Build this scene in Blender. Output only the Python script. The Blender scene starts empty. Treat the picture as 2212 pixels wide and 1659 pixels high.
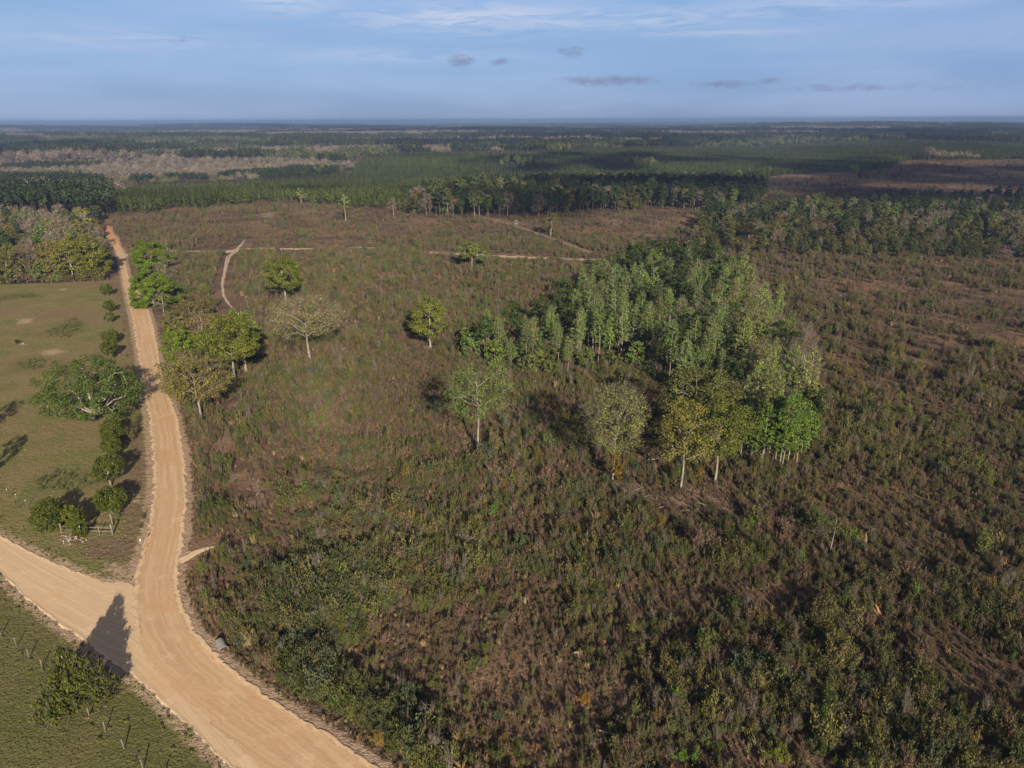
import bpy, math, random
import numpy as np
from mathutils import Matrix, Vector, Euler

S = bpy.context.scene
COL = S.collection
rad = math.radians

# ------------------------------------------------------------------ camera, sky, sun, exposure
CAM_H = 61.0
PITCH = 20.40
ROLL = -0.23
cam_d = bpy.data.cameras.new("camera")
cam_d.sensor_width = 36.0
cam_d.lens = 25.0
cam_d.clip_start = 0.5
cam_d.clip_end = 90000.0
cam = bpy.data.objects.new("camera", cam_d)
COL.objects.link(cam)
CAM_M = Matrix.Translation((0, 0, CAM_H)) @ Matrix.Rotation(rad(90 - PITCH), 4, 'X') @ Matrix.Rotation(rad(ROLL), 4, 'Z')
cam.matrix_world = CAM_M
S.camera = cam

SUN_EL, SUN_AZ = 22.0, 164.0          # azimuth clockwise from +Y: the sun stands behind the camera, a little to the right
world = bpy.data.worlds.new("World")
S.world = world
world.use_nodes = True
wt = world.node_tree
wt.nodes.clear()
def wn(t, **k):
    n = wt.nodes.new(t)
    for a, b in k.items():
        setattr(n, a, b)
    return n
def wmath(op, a, b=None, c=None, clamp=False):
    n = wn('ShaderNodeMath', operation=op, use_clamp=clamp)
    for i, v in enumerate((a, b, c)):
        if v is None: continue
        if isinstance(v, (int, float)): n.inputs[i].default_value = v
        else: wt.links.new(v, n.inputs[i])
    return n.outputs[0]
def wmix(f, a, b):
    n = wn('ShaderNodeMix', data_type='RGBA')
    for s, v in ((n.inputs[0], f), (n.inputs[6], a), (n.inputs[7], b)):
        if isinstance(v, (int, float)): s.default_value = v
        elif isinstance(v, tuple): s.default_value = (*v, 1)
        else: wt.links.new(v, s)
    return n.outputs[2]
w_out = wn('ShaderNodeOutputWorld')
w_bg = wn('ShaderNodeBackground')
w_sky = wn('ShaderNodeTexSky', sky_type='NISHITA', sun_disc=False, sun_elevation=rad(SUN_EL), sun_rotation=rad(SUN_AZ))
w_sky.altitude = 100.0; w_sky.air_density = 1.0; w_sky.dust_density = 0.6; w_sky.ozone_density = 2.0
w_bg.inputs[1].default_value = 0.05
w_tc = wn('ShaderNodeTexCoord')
w_sep = wn('ShaderNodeSeparateXYZ')
wt.links.new(w_tc.outputs['Generated'], w_sep.inputs[0])
az = wmath('MULTIPLY', wmath('ARCTAN2', w_sep.outputs[0], w_sep.outputs[1]), 57.2958)
el = wmath('MULTIPLY', wmath('ARCSINE', w_sep.outputs[2]), 57.2958)
def wnoise(sx, sy, scale, detail=6, rough=0.55, dist=0.0, ox=0.0):
    cb = wn('ShaderNodeCombineXYZ')
    wt.links.new(wmath('MULTIPLY_ADD', az, sx, ox), cb.inputs[0])
    wt.links.new(wmath('MULTIPLY', el, sy), cb.inputs[1])
    n = wn('ShaderNodeTexNoise')
    n.inputs['Scale'].default_value = scale
    n.inputs['Detail'].default_value = detail
    n.inputs['Roughness'].default_value = rough
    n.inputs['Distortion'].default_value = dist
    wt.links.new(cb.outputs[0], n.inputs['Vector'])
    return n.outputs[0]
def wstep(v, a, b):
    n = wn('ShaderNodeMapRange', interpolation_type='SMOOTHSTEP')
    wt.links.new(v, n.inputs[0]); n.inputs[1].default_value = a; n.inputs[2].default_value = b
    return n.outputs[0]
SKY_GAIN = (1.0, 1.0, 1.0)
sky_c = w_sky.outputs[0]
# murky lower air: the pale blue-grey band of a hazy morning, a little deeper towards the right
low = wmix(wstep(el, 0.0, 4.2), (2.70, 3.75, 5.65), (2.85, 4.55, 7.15))
low = wmix(wstep(el, 4.5, 10.5), low, (2.00, 4.20, 7.90))
low = wmix(wmath('MULTIPLY', wstep(az, -2.0, 40.0), 0.30), low, (1.35, 2.35, 4.80))
# unseen upper sky and sunward side given a warm tone to warm the shadow fill
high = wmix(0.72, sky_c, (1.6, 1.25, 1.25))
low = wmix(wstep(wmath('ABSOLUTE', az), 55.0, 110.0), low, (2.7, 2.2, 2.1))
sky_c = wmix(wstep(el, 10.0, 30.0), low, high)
# thin high veil and wisps (real cirrus), then a few small low puffs far off
n1 = wnoise(0.10, 0.55, 1.0, 8, 0.6, 0.6)
n2 = wnoise(0.05, 0.30, 1.0, 4, 0.5, 0.3, 7.0)
veil = wmath('MULTIPLY', wstep(n2, 0.36, 0.68), 0.45)
sky_c = wmix(veil, sky_c, (4.2, 5.4, 7.8))
band = None
for (a0, e0, wa, we, amp) in ((-2.5, 6.8, 8.0, 0.95, 1.0), (7.0, 6.7, 12.0, 0.7, 0.7), (22.0, 7.2, 10.0, 0.7, 0.5), (-15.5, 7.9, 3.2, 1.1, 0.8), (-26, 5.0, 7, .7, .4), (-8, 4.3, 9, .45, .4), (14, 5.6, 6, .25, .5)):
    d = wmath('ADD', wmath('POWER', wmath('DIVIDE', wmath('SUBTRACT', az, a0), wa), 2.0), wmath('POWER', wmath('DIVIDE', wmath('SUBTRACT', el, e0), we), 2.0))
    m = wmath('MULTIPLY', wmath('POWER', 2.718, wmath('MULTIPLY', d, -1.0)), amp)
    band = m if band is None else wmath('MAXIMUM', band, m)
n3 = wnoise(0.22, 1.7, 1.0, 10, 0.66, 0.8, 3.0)
cir = wmath('MULTIPLY', wmath('MULTIPLY', band, wstep(n3, 0.33, 0.62)), 0.95)
sky_c = wmix(cir, sky_c, (5.9, 6.5, 8.2))
pf = None
n4 = wnoise(1.0, 2.2, 0.9, 7, 0.62, 0.4, 1.0)
for (a0, e0, wa, we, amp) in ((-3.7, 4.05, 1.1, .48, 1.0), (-1.0, 4.0, 1.2, .34, .75), (4.4, 4.6, 1.3, .50, .8), (7.3, 2.65, 4.2, .46, .95), (15.3, 2.35, 3.2, .34, .75), (18.6, 2.5, 1.2, .34, .7), (24.0, 1.95, 5.5, .40, .65), (-22.8, 5.2, 1.8, .5, .35), (33, 4.6, 5, .4, .35), (30, 1.9, 4, .3, .4)):
    d = wmath('ADD', wmath('POWER', wmath('DIVIDE', wmath('SUBTRACT', az, a0), wa), 2.0), wmath('POWER', wmath('DIVIDE', wmath('SUBTRACT', el, e0), we), 2.0))
    m = wmath('MULTIPLY', wmath('POWER', 2.718, wmath('MULTIPLY', d, -1.0)), amp)
    pf = m if pf is None else wmath('MAXIMUM', pf, m)
pm = wmath('MULTIPLY', wstep(wmath('ADD', pf, wmath('MULTIPLY', wmath('SUBTRACT', n4, 0.5), 1.5)), 0.24, 1.05), 0.72)
sky_c = wmix(pm, sky_c, (2.15, 2.55, 4.2))
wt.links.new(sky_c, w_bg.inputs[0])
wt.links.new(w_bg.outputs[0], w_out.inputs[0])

sun_d = bpy.data.lights.new("sun", 'SUN')
sun_d.energy = 4.4
sun_d.angle = rad(0.53)
sun_d.color = (1.0, 0.875, 0.70)
sun = bpy.data.objects.new("sun", sun_d)
COL.objects.link(sun)
SUNV = Vector((math.sin(rad(SUN_AZ)) * math.cos(rad(SUN_EL)), math.cos(rad(SUN_AZ)) * math.cos(rad(SUN_EL)), math.sin(rad(SUN_EL))))
sun.rotation_euler = (-SUNV).to_track_quat('-Z', 'Y').to_euler()
sun.location = SUNV * 300

S.view_settings.view_transform = 'Standard'
S.view_settings.look = 'None'
S.view_settings.gamma = 1.0
S.view_settings.exposure = 1.0
S.render.engine = 'CYCLES'
S.cycles.max_bounces = 5
S.cycles.diffuse_bounces = 2
S.cycles.transmission_bounces = 2
S.cycles.transparent_max_bounces = 6
S.cycles.volume_bounces = 0
S.cycles.use_denoising = True
S.cycles.denoiser = 'OPENIMAGEDENOISE'
S.cycles.denoising_input_passes = 'RGB_ALBEDO_NORMAL'
S.cycles.sample_clamp_indirect = 2.0

# ------------------------------------------------------------------ numeric helpers
_rt = np.random.default_rng(11).random((256, 256))
def vnoise(x, y):
    xi = np.floor(x).astype(int); yi = np.floor(y).astype(int)
    fx = x - xi; fy = y - yi
    fx = fx * fx * (3 - 2 * fx); fy = fy * fy * (3 - 2 * fy)
    a = _rt[xi & 255, yi & 255]; b = _rt[(xi + 1) & 255, yi & 255]
    c = _rt[xi & 255, (yi + 1) & 255]; d = _rt[(xi + 1) & 255, (yi + 1) & 255]
    return (a * (1 - fx) + b * fx) * (1 - fy) + (c * (1 - fx) + d * fx) * fy
def fbm(x, y, o=4):
    s = 0; a = 0.5; t = 0
    for i in range(o):
        s = s + a * vnoise(x * 2 ** i + 17.3 * i, y * 2 ** i + 5.1 * i); t += a; a *= 0.5
    return s / t
def sst(v, a, b):
    t = np.clip((v - a) / (b - a), 0, 1)
    return t * t * (3 - 2 * t)

def terrain(x, y):
    x = np.asarray(x, float); y = np.asarray(y, float)
    r = np.hypot(x, y)
    h = 0.5 * (fbm(x / 46, y / 46, 3) - 0.5) * sst(r, 40, 120)
    h = h + 6.0 * np.exp(-((y - 0.12 * x - 545) / 120) ** 2) * sst(240 - x, -260, 260)
    h = h - 9.0 * np.exp(-((y - 900) / 260) ** 2)
    a = sst(r, 420, 1300)
    h = h + a * (16.0 * (fbm(x / 420 + 3, y / 420, 3) - 0.5))
    b = sst(r, 1500, 5000)
    h = h + b * (62.0 * (fbm(x / 1900 + 9, y / 1100, 3) - 0.5))
    h = h + sst(r, 7500, 11500) * 68.0 * (fbm(x / 3100 + 5, y / 2600 + 2, 4) - 0.46)
    return h

ROT = np.array(CAM_M.to_3x3())
FT = 25.0 / 36.0 * 2212.0            # focal length in photo units (2212 wide)
CX, CY = 1106.0, 829.5
_rs = np.concatenate([np.linspace(20, 900, 4000), np.geomspace(901, 40000, 4000)])
def at(px, py):
    d = ROT @ np.array([(px - CX) / FT, -(py - CY) / FT, -1.0])
    hor = math.hypot(d[0], d[1])
    t = _rs / hor
    z = CAM_H + d[2] * t
    g = z - terrain(d[0] * t, d[1] * t)
    i = np.argmax(g < 0)
    if g[i] >= 0: i = len(_rs) - 1
    i = max(i, 1)
    f = g[i - 1] / (g[i - 1] - g[i]) if g[i - 1] != g[i] else 0
    tt = t[i - 1] + f * (t[i] - t[i - 1])
    x, y = d[0] * tt, d[1] * tt
    return np.array([x, y, float(terrain(x, y))])
def proj(p):
    q = (np.asarray(p) - np.array([0, 0, CAM_H])) @ ROT
    return CX + FT * q[..., 0] / -q[..., 2], CY - FT * q[..., 1] / -q[..., 2], -q[..., 2]
def poly(pts):
    return np.array([at(*p)[:2] for p in pts])
def inside(P, x, y):
    x = np.asarray(x); y = np.asarray(y)
    c = np.zeros(x.shape, bool)
    j = len(P) - 1
    for i in range(len(P)):
        xi, yi = P[i]; xj, yj = P[j]
        if yi != yj:
            c ^= ((yi > y) != (yj > y)) & (x < (xj - xi) * (y - yi) / (yj - yi) + xi)
        j = i
    return c
def sdist(P, x, y):
    """signed distance, positive inside"""
    d = np.full(np.shape(x), 1e9)
    for i in range(len(P)):
        a = P[i - 1]; b = P[i]
        ab = b - a; L = max(ab @ ab, 1e-9)
        t = np.clip(((x - a[0]) * ab[0] + (y - a[1]) * ab[1]) / L, 0, 1)
        d = np.minimum(d, np.hypot(x - a[0] - t * ab[0], y - a[1] - t * ab[1]))
    return np.where(inside(P, x, y), d, -d)

# ------------------------------------------------------------------ materials
def mat(name):
    m = bpy.data.materials.new(name); m.use_nodes = True
    m.node_tree.nodes.clear()
    return m
class NT:
    def __init__(s, m): s.t = m.node_tree
    def n(s, ty, **k):
        x = s.t.nodes.new(ty)
        for a, b in k.items(): setattr(x, a, b)
        return x
    def l(s, a, b): s.t.links.new(a, b)
    def put(s, sock, v):
        if isinstance(v, (int, float)): sock.default_value = v
        elif isinstance(v, tuple): sock.default_value = (*v, 1) if len(v) == 3 and sock.type == 'RGBA' else v
        else: s.l(v, sock)
    def math(s, op, a, b=None, c=None, clamp=False):
        x = s.n('ShaderNodeMath', operation=op, use_clamp=clamp)
        for i, v in enumerate((a, b, c)):
            if v is not None: s.put(x.inputs[i], v)
        return x.outputs[0]
    def mix(s, f, a, b, mode='MIX'):
        x = s.n('ShaderNodeMix', data_type='RGBA', blend_type=mode)
        s.put(x.inputs[0], f); s.put(x.inputs[6], a); s.put(x.inputs[7], b)
        return x.outputs[2]
    def step(s, v, a, b, lo=0.0, hi=1.0):
        x = s.n('ShaderNodeMapRange', interpolation_type='SMOOTHSTEP')
        s.put(x.inputs[0], v); x.inputs[1].default_value = a; x.inputs[2].default_value = b
        x.inputs[3].default_value = lo; x.inputs[4].default_value = hi
        return x.outputs[0]
    def noise(s, vec, scale, detail=4, rough=0.55, dist=0.0):
        x = s.n('ShaderNodeTexNoise')
        s.l(vec, x.inputs['Vector']); x.inputs['Scale'].default_value = scale
        x.inputs['Detail'].default_value = detail; x.inputs['Roughness'].default_value = rough
        x.inputs['Distortion'].default_value = dist
        return x.outputs[0]
    def attr(s, name, ty='GEOMETRY', out='Fac'):
        x = s.n('ShaderNodeAttribute', attribute_name=name, attribute_type=ty)
        return x.outputs[out]
    def pos(s): return s.n('ShaderNodeNewGeometry').outputs['Position']
    def scale(s, vec, v):
        x = s.n('ShaderNodeVectorMath', operation='MULTIPLY'); s.l(vec, x.inputs[0]); x.inputs[1].default_value = v
        return x.outputs[0]
    def out(s, sh):
        o = s.n('ShaderNodeOutputMaterial'); s.l(sh, o.inputs[0])

def leaf_mat(name, trans=0.14, var=0.85):
    m = mat(name); t = NT(m)
    c = t.attr("tint", 'INSTANCER', 'Color')
    isl = t.n('ShaderNodeNewGeometry').outputs['Random Per Island']
    tv = t.attr("tv")
    k = t.math('ADD', t.math('MULTIPLY_ADD', isl, var, 1.0 - var / 2), tv)
    tco = t.n('ShaderNodeTexCoord').outputs['Object']
    n = t.noise(tco, 0.7, 2)
    c2 = t.mix(t.step(n, 0.38, 0.66), c, t.mix(1.0, c, (1.22, 1.10, 0.80), 'MULTIPLY'))
    cb = t.n('ShaderNodeCombineXYZ')
    for i in range(3): t.l(k, cb.inputs[i])
    col = t.mix(1.0, c2, cb.outputs[0], 'MULTIPLY')
    d = t.n('ShaderNodeBsdfDiffuse'); t.l(col, d.inputs[0])
    tr = t.n('ShaderNodeBsdfTranslucent'); t.l(t.mix(1.0, col, (1.15, 1.15, 0.6), 'MULTIPLY'), tr.inputs[0])
    mx = t.n('ShaderNodeMixShader'); mx.inputs[0].default_value = trans
    t.l(d.outputs[0], mx.inputs[1]); t.l(tr.outputs[0], mx.inputs[2])
    t.out(mx.outputs[0])
    return m
def bark_mat(name, ca, cb_, scale=3.0):
    m = mat(name); t = NT(m)
    tco = t.n('ShaderNodeTexCoord').outputs['Object']
    n = t.noise(t.scale(tco, (1, 1, 0.3)), scale, 4)
    col = t.mix(t.step(n, 0.35, 0.65), ca, cb_)
    d = t.n('ShaderNodeBsdfDiffuse'); t.l(col, d.inputs[0])
    t.out(d.outputs[0])
    return m
def plain_mat(name, ca, cb_, scale=6.0, rough=0.8, metal=0.0):
    m = mat(name); t = NT(m)
    tco = t.n('ShaderNodeTexCoord').outputs['Object']
    n = t.noise(tco, scale, 5, 0.6)
    col = t.mix(t.step(n, 0.35, 0.65), ca, cb_)
    p = t.n('ShaderNodeBsdfPrincipled'); t.l(col, p.inputs['Base Color'])
    p.inputs['Roughness'].default_value = rough; p.inputs['Metallic'].default_value = metal
    t.out(p.outputs[0])
    return m
M_LEAF = leaf_mat("leaf")
M_NEEDLE = leaf_mat("needle", 0.10, 0.8)
M_TWIG = leaf_mat("twig_leaf", 0.15, 0.7)
M_BARK = bark_mat("bark_grey", (0.30, 0.255, 0.205), (0.17, 0.14, 0.115))
M_BARKW = bark_mat("bark_pale", (0.28, 0.245, 0.205), (0.17, 0.145, 0.12))
M_BARKD = bark_mat("bark_dark", (0.12, 0.092, 0.07), (0.07, 0.055, 0.042))
M_TWIGB = bark_mat("twig_grey", (0.175, 0.145, 0.12), (0.115, 0.095, 0.08))
M_STEM = bark_mat("stem_brown", (0.15, 0.11, 0.085), (0.09, 0.066, 0.052))

# ------------------------------------------------------------------ mesh helpers
class MB:
    def __init__(s): s.v = []; s.q = []; s.t = []; s.qm = []; s.tm = []; s.n = 0; s.tv = []
    def addv(s, v, tv=0.0):
        b = s.n; v = np.asarray(v, float).reshape(-1, 3); s.v.append(v); s.n += len(v)
        s.tv.append(np.full(len(v), tv) if np.isscalar(tv) else tv)
        return b
    def quads(s, v, f, m=0, tv=0.0):
        b = s.addv(v, tv); f = np.asarray(f, int).reshape(-1, 4) + b; s.q.append(f); s.qm.append(np.full(len(f), m))
    def tris(s, v, f, m=0, tv=0.0):
        b = s.addv(v, tv); f = np.asarray(f, int).reshape(-1, 3) + b; s.t.append(f); s.tm.append(np.full(len(f), m))
    def tube(s, pts, rs, k=5, m=0, cap=True):
        pts = np.asarray(pts, float); n = len(pts)
        d = np.gradient(pts, axis=0); d /= np.linalg.norm(d, axis=1)[:, None] + 1e-9
        up = np.array([0.0, 0, 1]) if abs(d[0][2]) < 0.9 else np.array([1.0, 0, 0])
        a = np.cross(d, up); a /= np.linalg.norm(a, axis=1)[:, None] + 1e-9
        b = np.cross(d, a)
        th = np.arange(k) * 2 * math.pi / k
        ring = a[:, None, :] * np.cos(th)[None, :, None] + b[:, None, :] * np.sin(th)[None, :, None]
        v = pts[:, None, :] + ring * np.asarray(rs)[:, None, None]
        i = np.arange(n - 1)[:, None] * k; j = np.arange(k)[None, :]; j2 = (j + 1) % k
        f = np.stack([i + j, i + j2, i + k + j2, i + k + j], -1).reshape(-1, 4)
        s.quads(v.reshape(-1, 3), f, m)
        if cap:
            b0 = s.n - n * k
            for ring0, flip in ((b0, True), (b0 + (n - 1) * k, False)):
                idx = [ring0 + q for q in range(k)]
                fs = [[idx[0], idx[q], idx[q + 1]] for q in range(1, k - 1)]
                if flip: fs = [f_[::-1] for f_ in fs]
                s.t.append(np.array(fs)); s.tm.append(np.full(len(fs), m))
    def box(s, c, size, m=0, rz=0.0):
        x, y, z = np.array(size) / 2
        v = np.array([[-x, -y, -z], [x, -y, -z], [x, y, -z], [-x, y, -z], [-x, -y, z], [x, -y, z], [x, y, z], [-x, y, z]])
        ca, sa = math.cos(rz), math.sin(rz)
        v = v @ np.array([[ca, sa, 0], [-sa, ca, 0], [0, 0, 1]]) + np.array(c)
        s.quads(v, [[0, 3, 2, 1], [4, 5, 6, 7], [0, 1, 5, 4], [1, 2, 6, 5], [2, 3, 7, 6], [3, 0, 4, 7]], m)
    def leaves(s, c, nrm, size, rng, m=0, asp=1.0, up=None, tv=0.0):
        """quads at c with normal nrm; long axis along `up` when given"""
        c = np.asarray(c); n = len(c)
        if n == 0: return
        nrm = nrm / (np.linalg.norm(nrm, axis=1)[:, None] + 1e-9)
        r = rng.normal(size=(n, 3)) if up is None else up
        a = np.cross(nrm, r); a /= np.linalg.norm(a, axis=1)[:, None] + 1e-9
        b = np.cross(a, nrm)
        size = np.broadcast_to(size, (n,))[:, None] * 0.5
        a = a * size / math.sqrt(asp); b = b * size * math.sqrt(asp)
        v = np.stack([c - a * 0.7 - b, c + a - b * 0.25, c + a * 0.5 + b, c - a + b * 0.3], 1).reshape(-1, 3)
        s.quads(v, np.arange(4 * n).reshape(n, 4), m, np.repeat(np.broadcast_to(tv, (n,)), 4))
    def twigs(s, c, d, L, w, rng, m=0):
        n = len(c); d = d / (np.linalg.norm(d, axis=1)[:, None] + 1e-9)
        a = np.cross(d, rng.normal(size=(n, 3))); a /= np.linalg.norm(a, axis=1)[:, None] + 1e-9
        L = np.broadcast_to(L, (n,))[:, None]
        v = np.stack([c - a * w / 2, c + a * w / 2, c + d * L], 1).reshape(-1, 3)
        s.tris(v, np.arange(3 * n).reshape(n, 3), m)
    def mesh(s, name, mats, attrs=None, smooth=False):
        me = bpy.data.meshes.new(name)
        v = np.concatenate(s.v) if s.v else np.zeros((0, 3))
        q = np.concatenate(s.q) if s.q else np.zeros((0, 4), int)
        t = np.concatenate(s.t) if s.t else np.zeros((0, 3), int)
        me.vertices.add(len(v)); me.vertices.foreach_set("co", v.astype(np.float32).ravel())
        loops = np.concatenate([q.ravel(), t.ravel()]).astype(np.int32)
        me.loops.add(len(loops)); me.loops.foreach_set("vertex_index", loops)
        st = np.concatenate([np.arange(len(q)) * 4, len(q) * 4 + np.arange(len(t)) * 3]).astype(np.int32)
        me.polygons.add(len(st)); me.polygons.foreach_set("loop_start", st)
        mi = np.concatenate(([np.concatenate(s.qm)] if s.qm else []) + ([np.concatenate(s.tm)] if s.tm else [])).astype(np.int32)
        me.polygons.foreach_set("material_index", mi)
        if smooth: me.polygons.foreach_set("use_smooth", np.ones(len(st), bool))
        tv = np.concatenate(s.tv)
        if np.any(tv != 0):
            a = me.attributes.new("tv", 'FLOAT', 'POINT'); a.data.foreach_set("value", tv.astype(np.float32))
        for k, val in (attrs or {}).items():
            a = me.attributes.new(k, 'FLOAT', 'POINT'); a.data.foreach_set("value", np.asarray(val, np.float32).ravel())
        for m in mats: me.materials.append(m)
        me.update(calc_edges=True)
        return me

def tag(o, label=None, cat=None, group=None, kind=None, tint=None):
    if label: o["label"] = label
    if cat: o["category"] = cat
    if group: o["group"] = group
    if kind: o["kind"] = kind
    if tint is not None: o["tint"] = [float(c) for c in tint]
    return o
def obj(name, me, parent=None, loc=(0, 0, 0), rz=0.0, sc=1.0, tint=None):
    o = bpy.data.objects.new(name, me); COL.objects.link(o)
    o.location = loc; o.rotation_euler = (0, 0, rz)
    o.scale = (sc, sc, sc) if np.isscalar(sc) else sc
    if parent: o.parent = parent
    if tint is not None: o["tint"] = [float(c) for c in tint]
    return o
def empty(name, loc, rz=0.0, sc=1.0):
    o = bpy.data.objects.new(name, None); COL.objects.link(o)
    o.empty_display_size = 0.5
    o.location = loc; o.rotation_euler = (0, 0, rz)
    o.scale = (sc, sc, sc) if np.isscalar(sc) else sc
    return o

def scatter(name, pts, idx, rot, scl, tint, protos, kind_label, cat):
    """one 'stuff' object: a vertex set that instances the prototype meshes"""
    coll = bpy.data.collections.new(name + "_kinds")
    for k, me in enumerate(protos):
        coll.objects.link(bpy.data.objects.new("%s_%02d" % (name, k), me))
    n = len(pts)
    me = bpy.data.meshes.new(name)
    me.vertices.add(n); me.vertices.foreach_set("co", np.asarray(pts, np.float32).ravel())
    a = me.attributes.new("idx", 'INT', 'POINT'); a.data.foreach_set("value", np.asarray(idx, np.int32))
    r3 = np.zeros((n, 3), np.float32)
    rot = np.asarray(rot)
    if rot.ndim == 1: r3[:, 2] = rot
    else: r3[:] = rot
    a = me.attributes.new("rot", 'FLOAT_VECTOR', 'POINT'); a.data.foreach_set("vector", r3.ravel())
    s3 = np.asarray(scl, np.float32)
    if s3.ndim == 1: s3 = np.repeat(s3[:, None], 3, 1)
    a = me.attributes.new("scl", 'FLOAT_VECTOR', 'POINT'); a.data.foreach_set("vector", s3.ravel())
    c4 = np.ones((n, 4), np.float32); c4[:, :3] = tint
    a = me.attributes.new("tint", 'FLOAT_COLOR', 'POINT'); a.data.foreach_set("color", c4.ravel())
    o = bpy.data.objects.new(name, me); COL.objects.link(o)
    ng = bpy.data.node_groups.new(name, 'GeometryNodeTree')
    ng.interface.new_socket("Geometry", in_out='INPUT', socket_type='NodeSocketGeometry')
    ng.interface.new_socket("Geometry", in_out='OUTPUT', socket_type='NodeSocketGeometry')
    gi = ng.nodes.new('NodeGroupInput'); go = ng.nodes.new('NodeGroupOutput')
    ip = ng.nodes.new('GeometryNodeInstanceOnPoints')
    ci = ng.nodes.new('GeometryNodeCollectionInfo'); ci.inputs[0].default_value = coll
    ci.inputs[1].default_value = True; ci.inputs[2].default_value = True
    def na(nm, ty):
        x = ng.nodes.new('GeometryNodeInputNamedAttribute'); x.data_type = ty; x.inputs[0].default_value = nm
        return x.outputs[0]
    e2r = ng.nodes.new('FunctionNodeEulerToRotation')
    L = ng.links.new
    L(gi.outputs[0], ip.inputs['Points']); L(ci.outputs[0], ip.inputs['Instance'])
    ip.inputs['Pick Instance'].default_value = True
    L(na("idx", 'INT'), ip.inputs['Instance Index'])
    L(na("rot", 'FLOAT_VECTOR'), e2r.inputs[0]); L(e2r.outputs[0], ip.inputs['Rotation'])
    L(na("scl", 'FLOAT_VECTOR'), ip.inputs['Scale'])
    L(ip.outputs[0], go.inputs[0])
    md = o.modifiers.new("scatter", 'NODES'); md.node_group = ng
    tag(o, kind_label, cat, kind='stuff')
    return o

# ------------------------------------------------------------------ regions, read off the photograph and laid on the ground
ROAD_R = [(236, 488), (244, 500), (251, 512), (258, 526), (266, 540), (270, 552), (272, 566), (276, 585), (280, 600), (292, 620), (313, 650), (324, 676), (332, 700), (342, 750), (351, 800), (368, 850), (384, 900), (395, 950), (403, 1000), (406, 1050), (406, 1100), (402, 1150), (398, 1180), (392, 1200), (387, 1222), (385, 1250), (389, 1280), (396, 1305), (407, 1330), (420, 1352), (440, 1380), (460, 1402), (490, 1430), (525, 1460), (580, 1500), (655, 1550), (735, 1600), (822, 1659), (905, 1715), (1090, 1840), (1400, 2050)]
ROAD_L = [(222, 488), (227, 500), (233, 512), (240, 526), (248, 540), (252, 552), (255, 566), (260, 585), (263, 600), (268, 620), (274, 650), (281, 676), (286, 700), (295, 750), (303, 800), (311, 850), (318, 900), (324, 950), (328, 1000), (329, 1050), (325, 1100), (317, 1150), (308, 1180), (302, 1200), (296, 1222), (289, 1250), (286, 1285), (286, 1315), (289, 1342), (294, 1366), (303, 1394), (316, 1418), (338, 1445), (366, 1474), (408, 1516), (468, 1572), (520, 1622), (560, 1664), (605, 1715), (720, 1830), (900, 2010)]
SIDE_U = [(-160, 1085), (-60, 1128), (0, 1155), (50, 1183), (100, 1205), (150, 1228), (190, 1245), (225, 1256), (255, 1258), (285, 1262), (320, 1300), (345, 1370), (400, 1445), (470, 1520), (570, 1600), (690, 1700), (800, 1815), (980, 1995)]
SIDE_D = [(-160, 1120), (-60, 1180), (0, 1237), (50, 1290), (100, 1330), (150, 1365), (200, 1400), (240, 1430), (270, 1453), (300, 1475), (350, 1520), (400, 1565), (450, 1615), (500, 1662), (525, 1690), (545, 1712), (650, 1830), (820, 2010)]
P_PAST = poly([(-400, 622), (0, 614), (120, 611), (240, 604), (258, 590)] + ROAD_L[8:26] + SIDE_U[8::-1] + [(-400, 1000)])
P_VERGE = poly([(236, 612), (262, 604), (290, 690), (303, 800), (318, 900), (328, 1000), (320, 1150), (290, 1240), (240, 1240), (150, 1212), (140, 1165), (250, 1152), (266, 1080), (262, 950), (300, 880), (288, 800), (258, 700)])
P_SOUTH = poly([(-400, 1040)] + SIDE_D[1:] + [(-400, 2010), (-1500, 1700)])
P_CC = poly([(240, 480)] + ROAD_R[1:] + [(1700, 2250), (2900, 2250), (2900, 566), (2212, 562), (2000, 557), (1800, 554), (1650, 550), (1560, 553), (1490, 543), (1500, 505), (1535, 466), (1500, 455), (1440, 450), (1300, 458), (1180, 467), (1060, 473), (990, 470), (900, 463), (780, 453), (650, 441), (520, 443), (400, 453)])
P_DENSES = [poly(p) for p in ([(560, 1262), (640, 1238), (800, 1218), (850, 1290), (815, 1395), (700, 1425), (600, 1385)], [(600, 1440), (700, 1428), (900, 1500), (1000, 1740), (880, 1700), (750, 1600), (618, 1512)], [(415, 1070), (455, 1075), (520, 1130), (470, 1160), (420, 1130)])]
P_BARE = [poly(p) for p in ([(470, 930), (500, 940), (520, 985), (560, 1020), (597, 1070), (585, 1095), (540, 1092), (505, 1040), (480, 985)],
    [(1230, 1015), (1330, 1035), (1440, 1045), (1540, 1050), (1600, 1085), (1560, 1115), (1440, 1110), (1340, 1105), (1255, 1075)],
    [(482, 868), (520, 862), (528, 900), (500, 925), (480, 915)],
    [(925, 960), (1000, 985), (1110, 970), (1090, 945), (1040, 940)],
    [(590, 1215), (640, 1210), (650, 1260), (605, 1285)], [(560, 458), (600, 456), (620, 466), (585, 474), (558, 470)],
    [(1010, 452), (1060, 458), (1100, 475), (1060, 478), (1005, 466)], [(570, 640), (660, 660), (650, 690), (575, 672)],
    [(1560, 1290), (1660, 1330), (1700, 1370), (1600, 1360)])]
P_SAND = [poly(p) for p in ([(215, 1215), (285, 1212), (280, 1258), (225, 1254)], [(38, 688), (75, 686), (72, 699), (30, 702)], [(88, 758), (125, 752), (150, 760), (110, 769), (85, 768)], [(128, 622), (150, 622), (146, 628), (120, 628)], [(282, 1060), (310, 1062), (308, 1090), (280, 1092)], [(150, 1150), (190, 1160), (150, 1178), (130, 1165)])]
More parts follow.
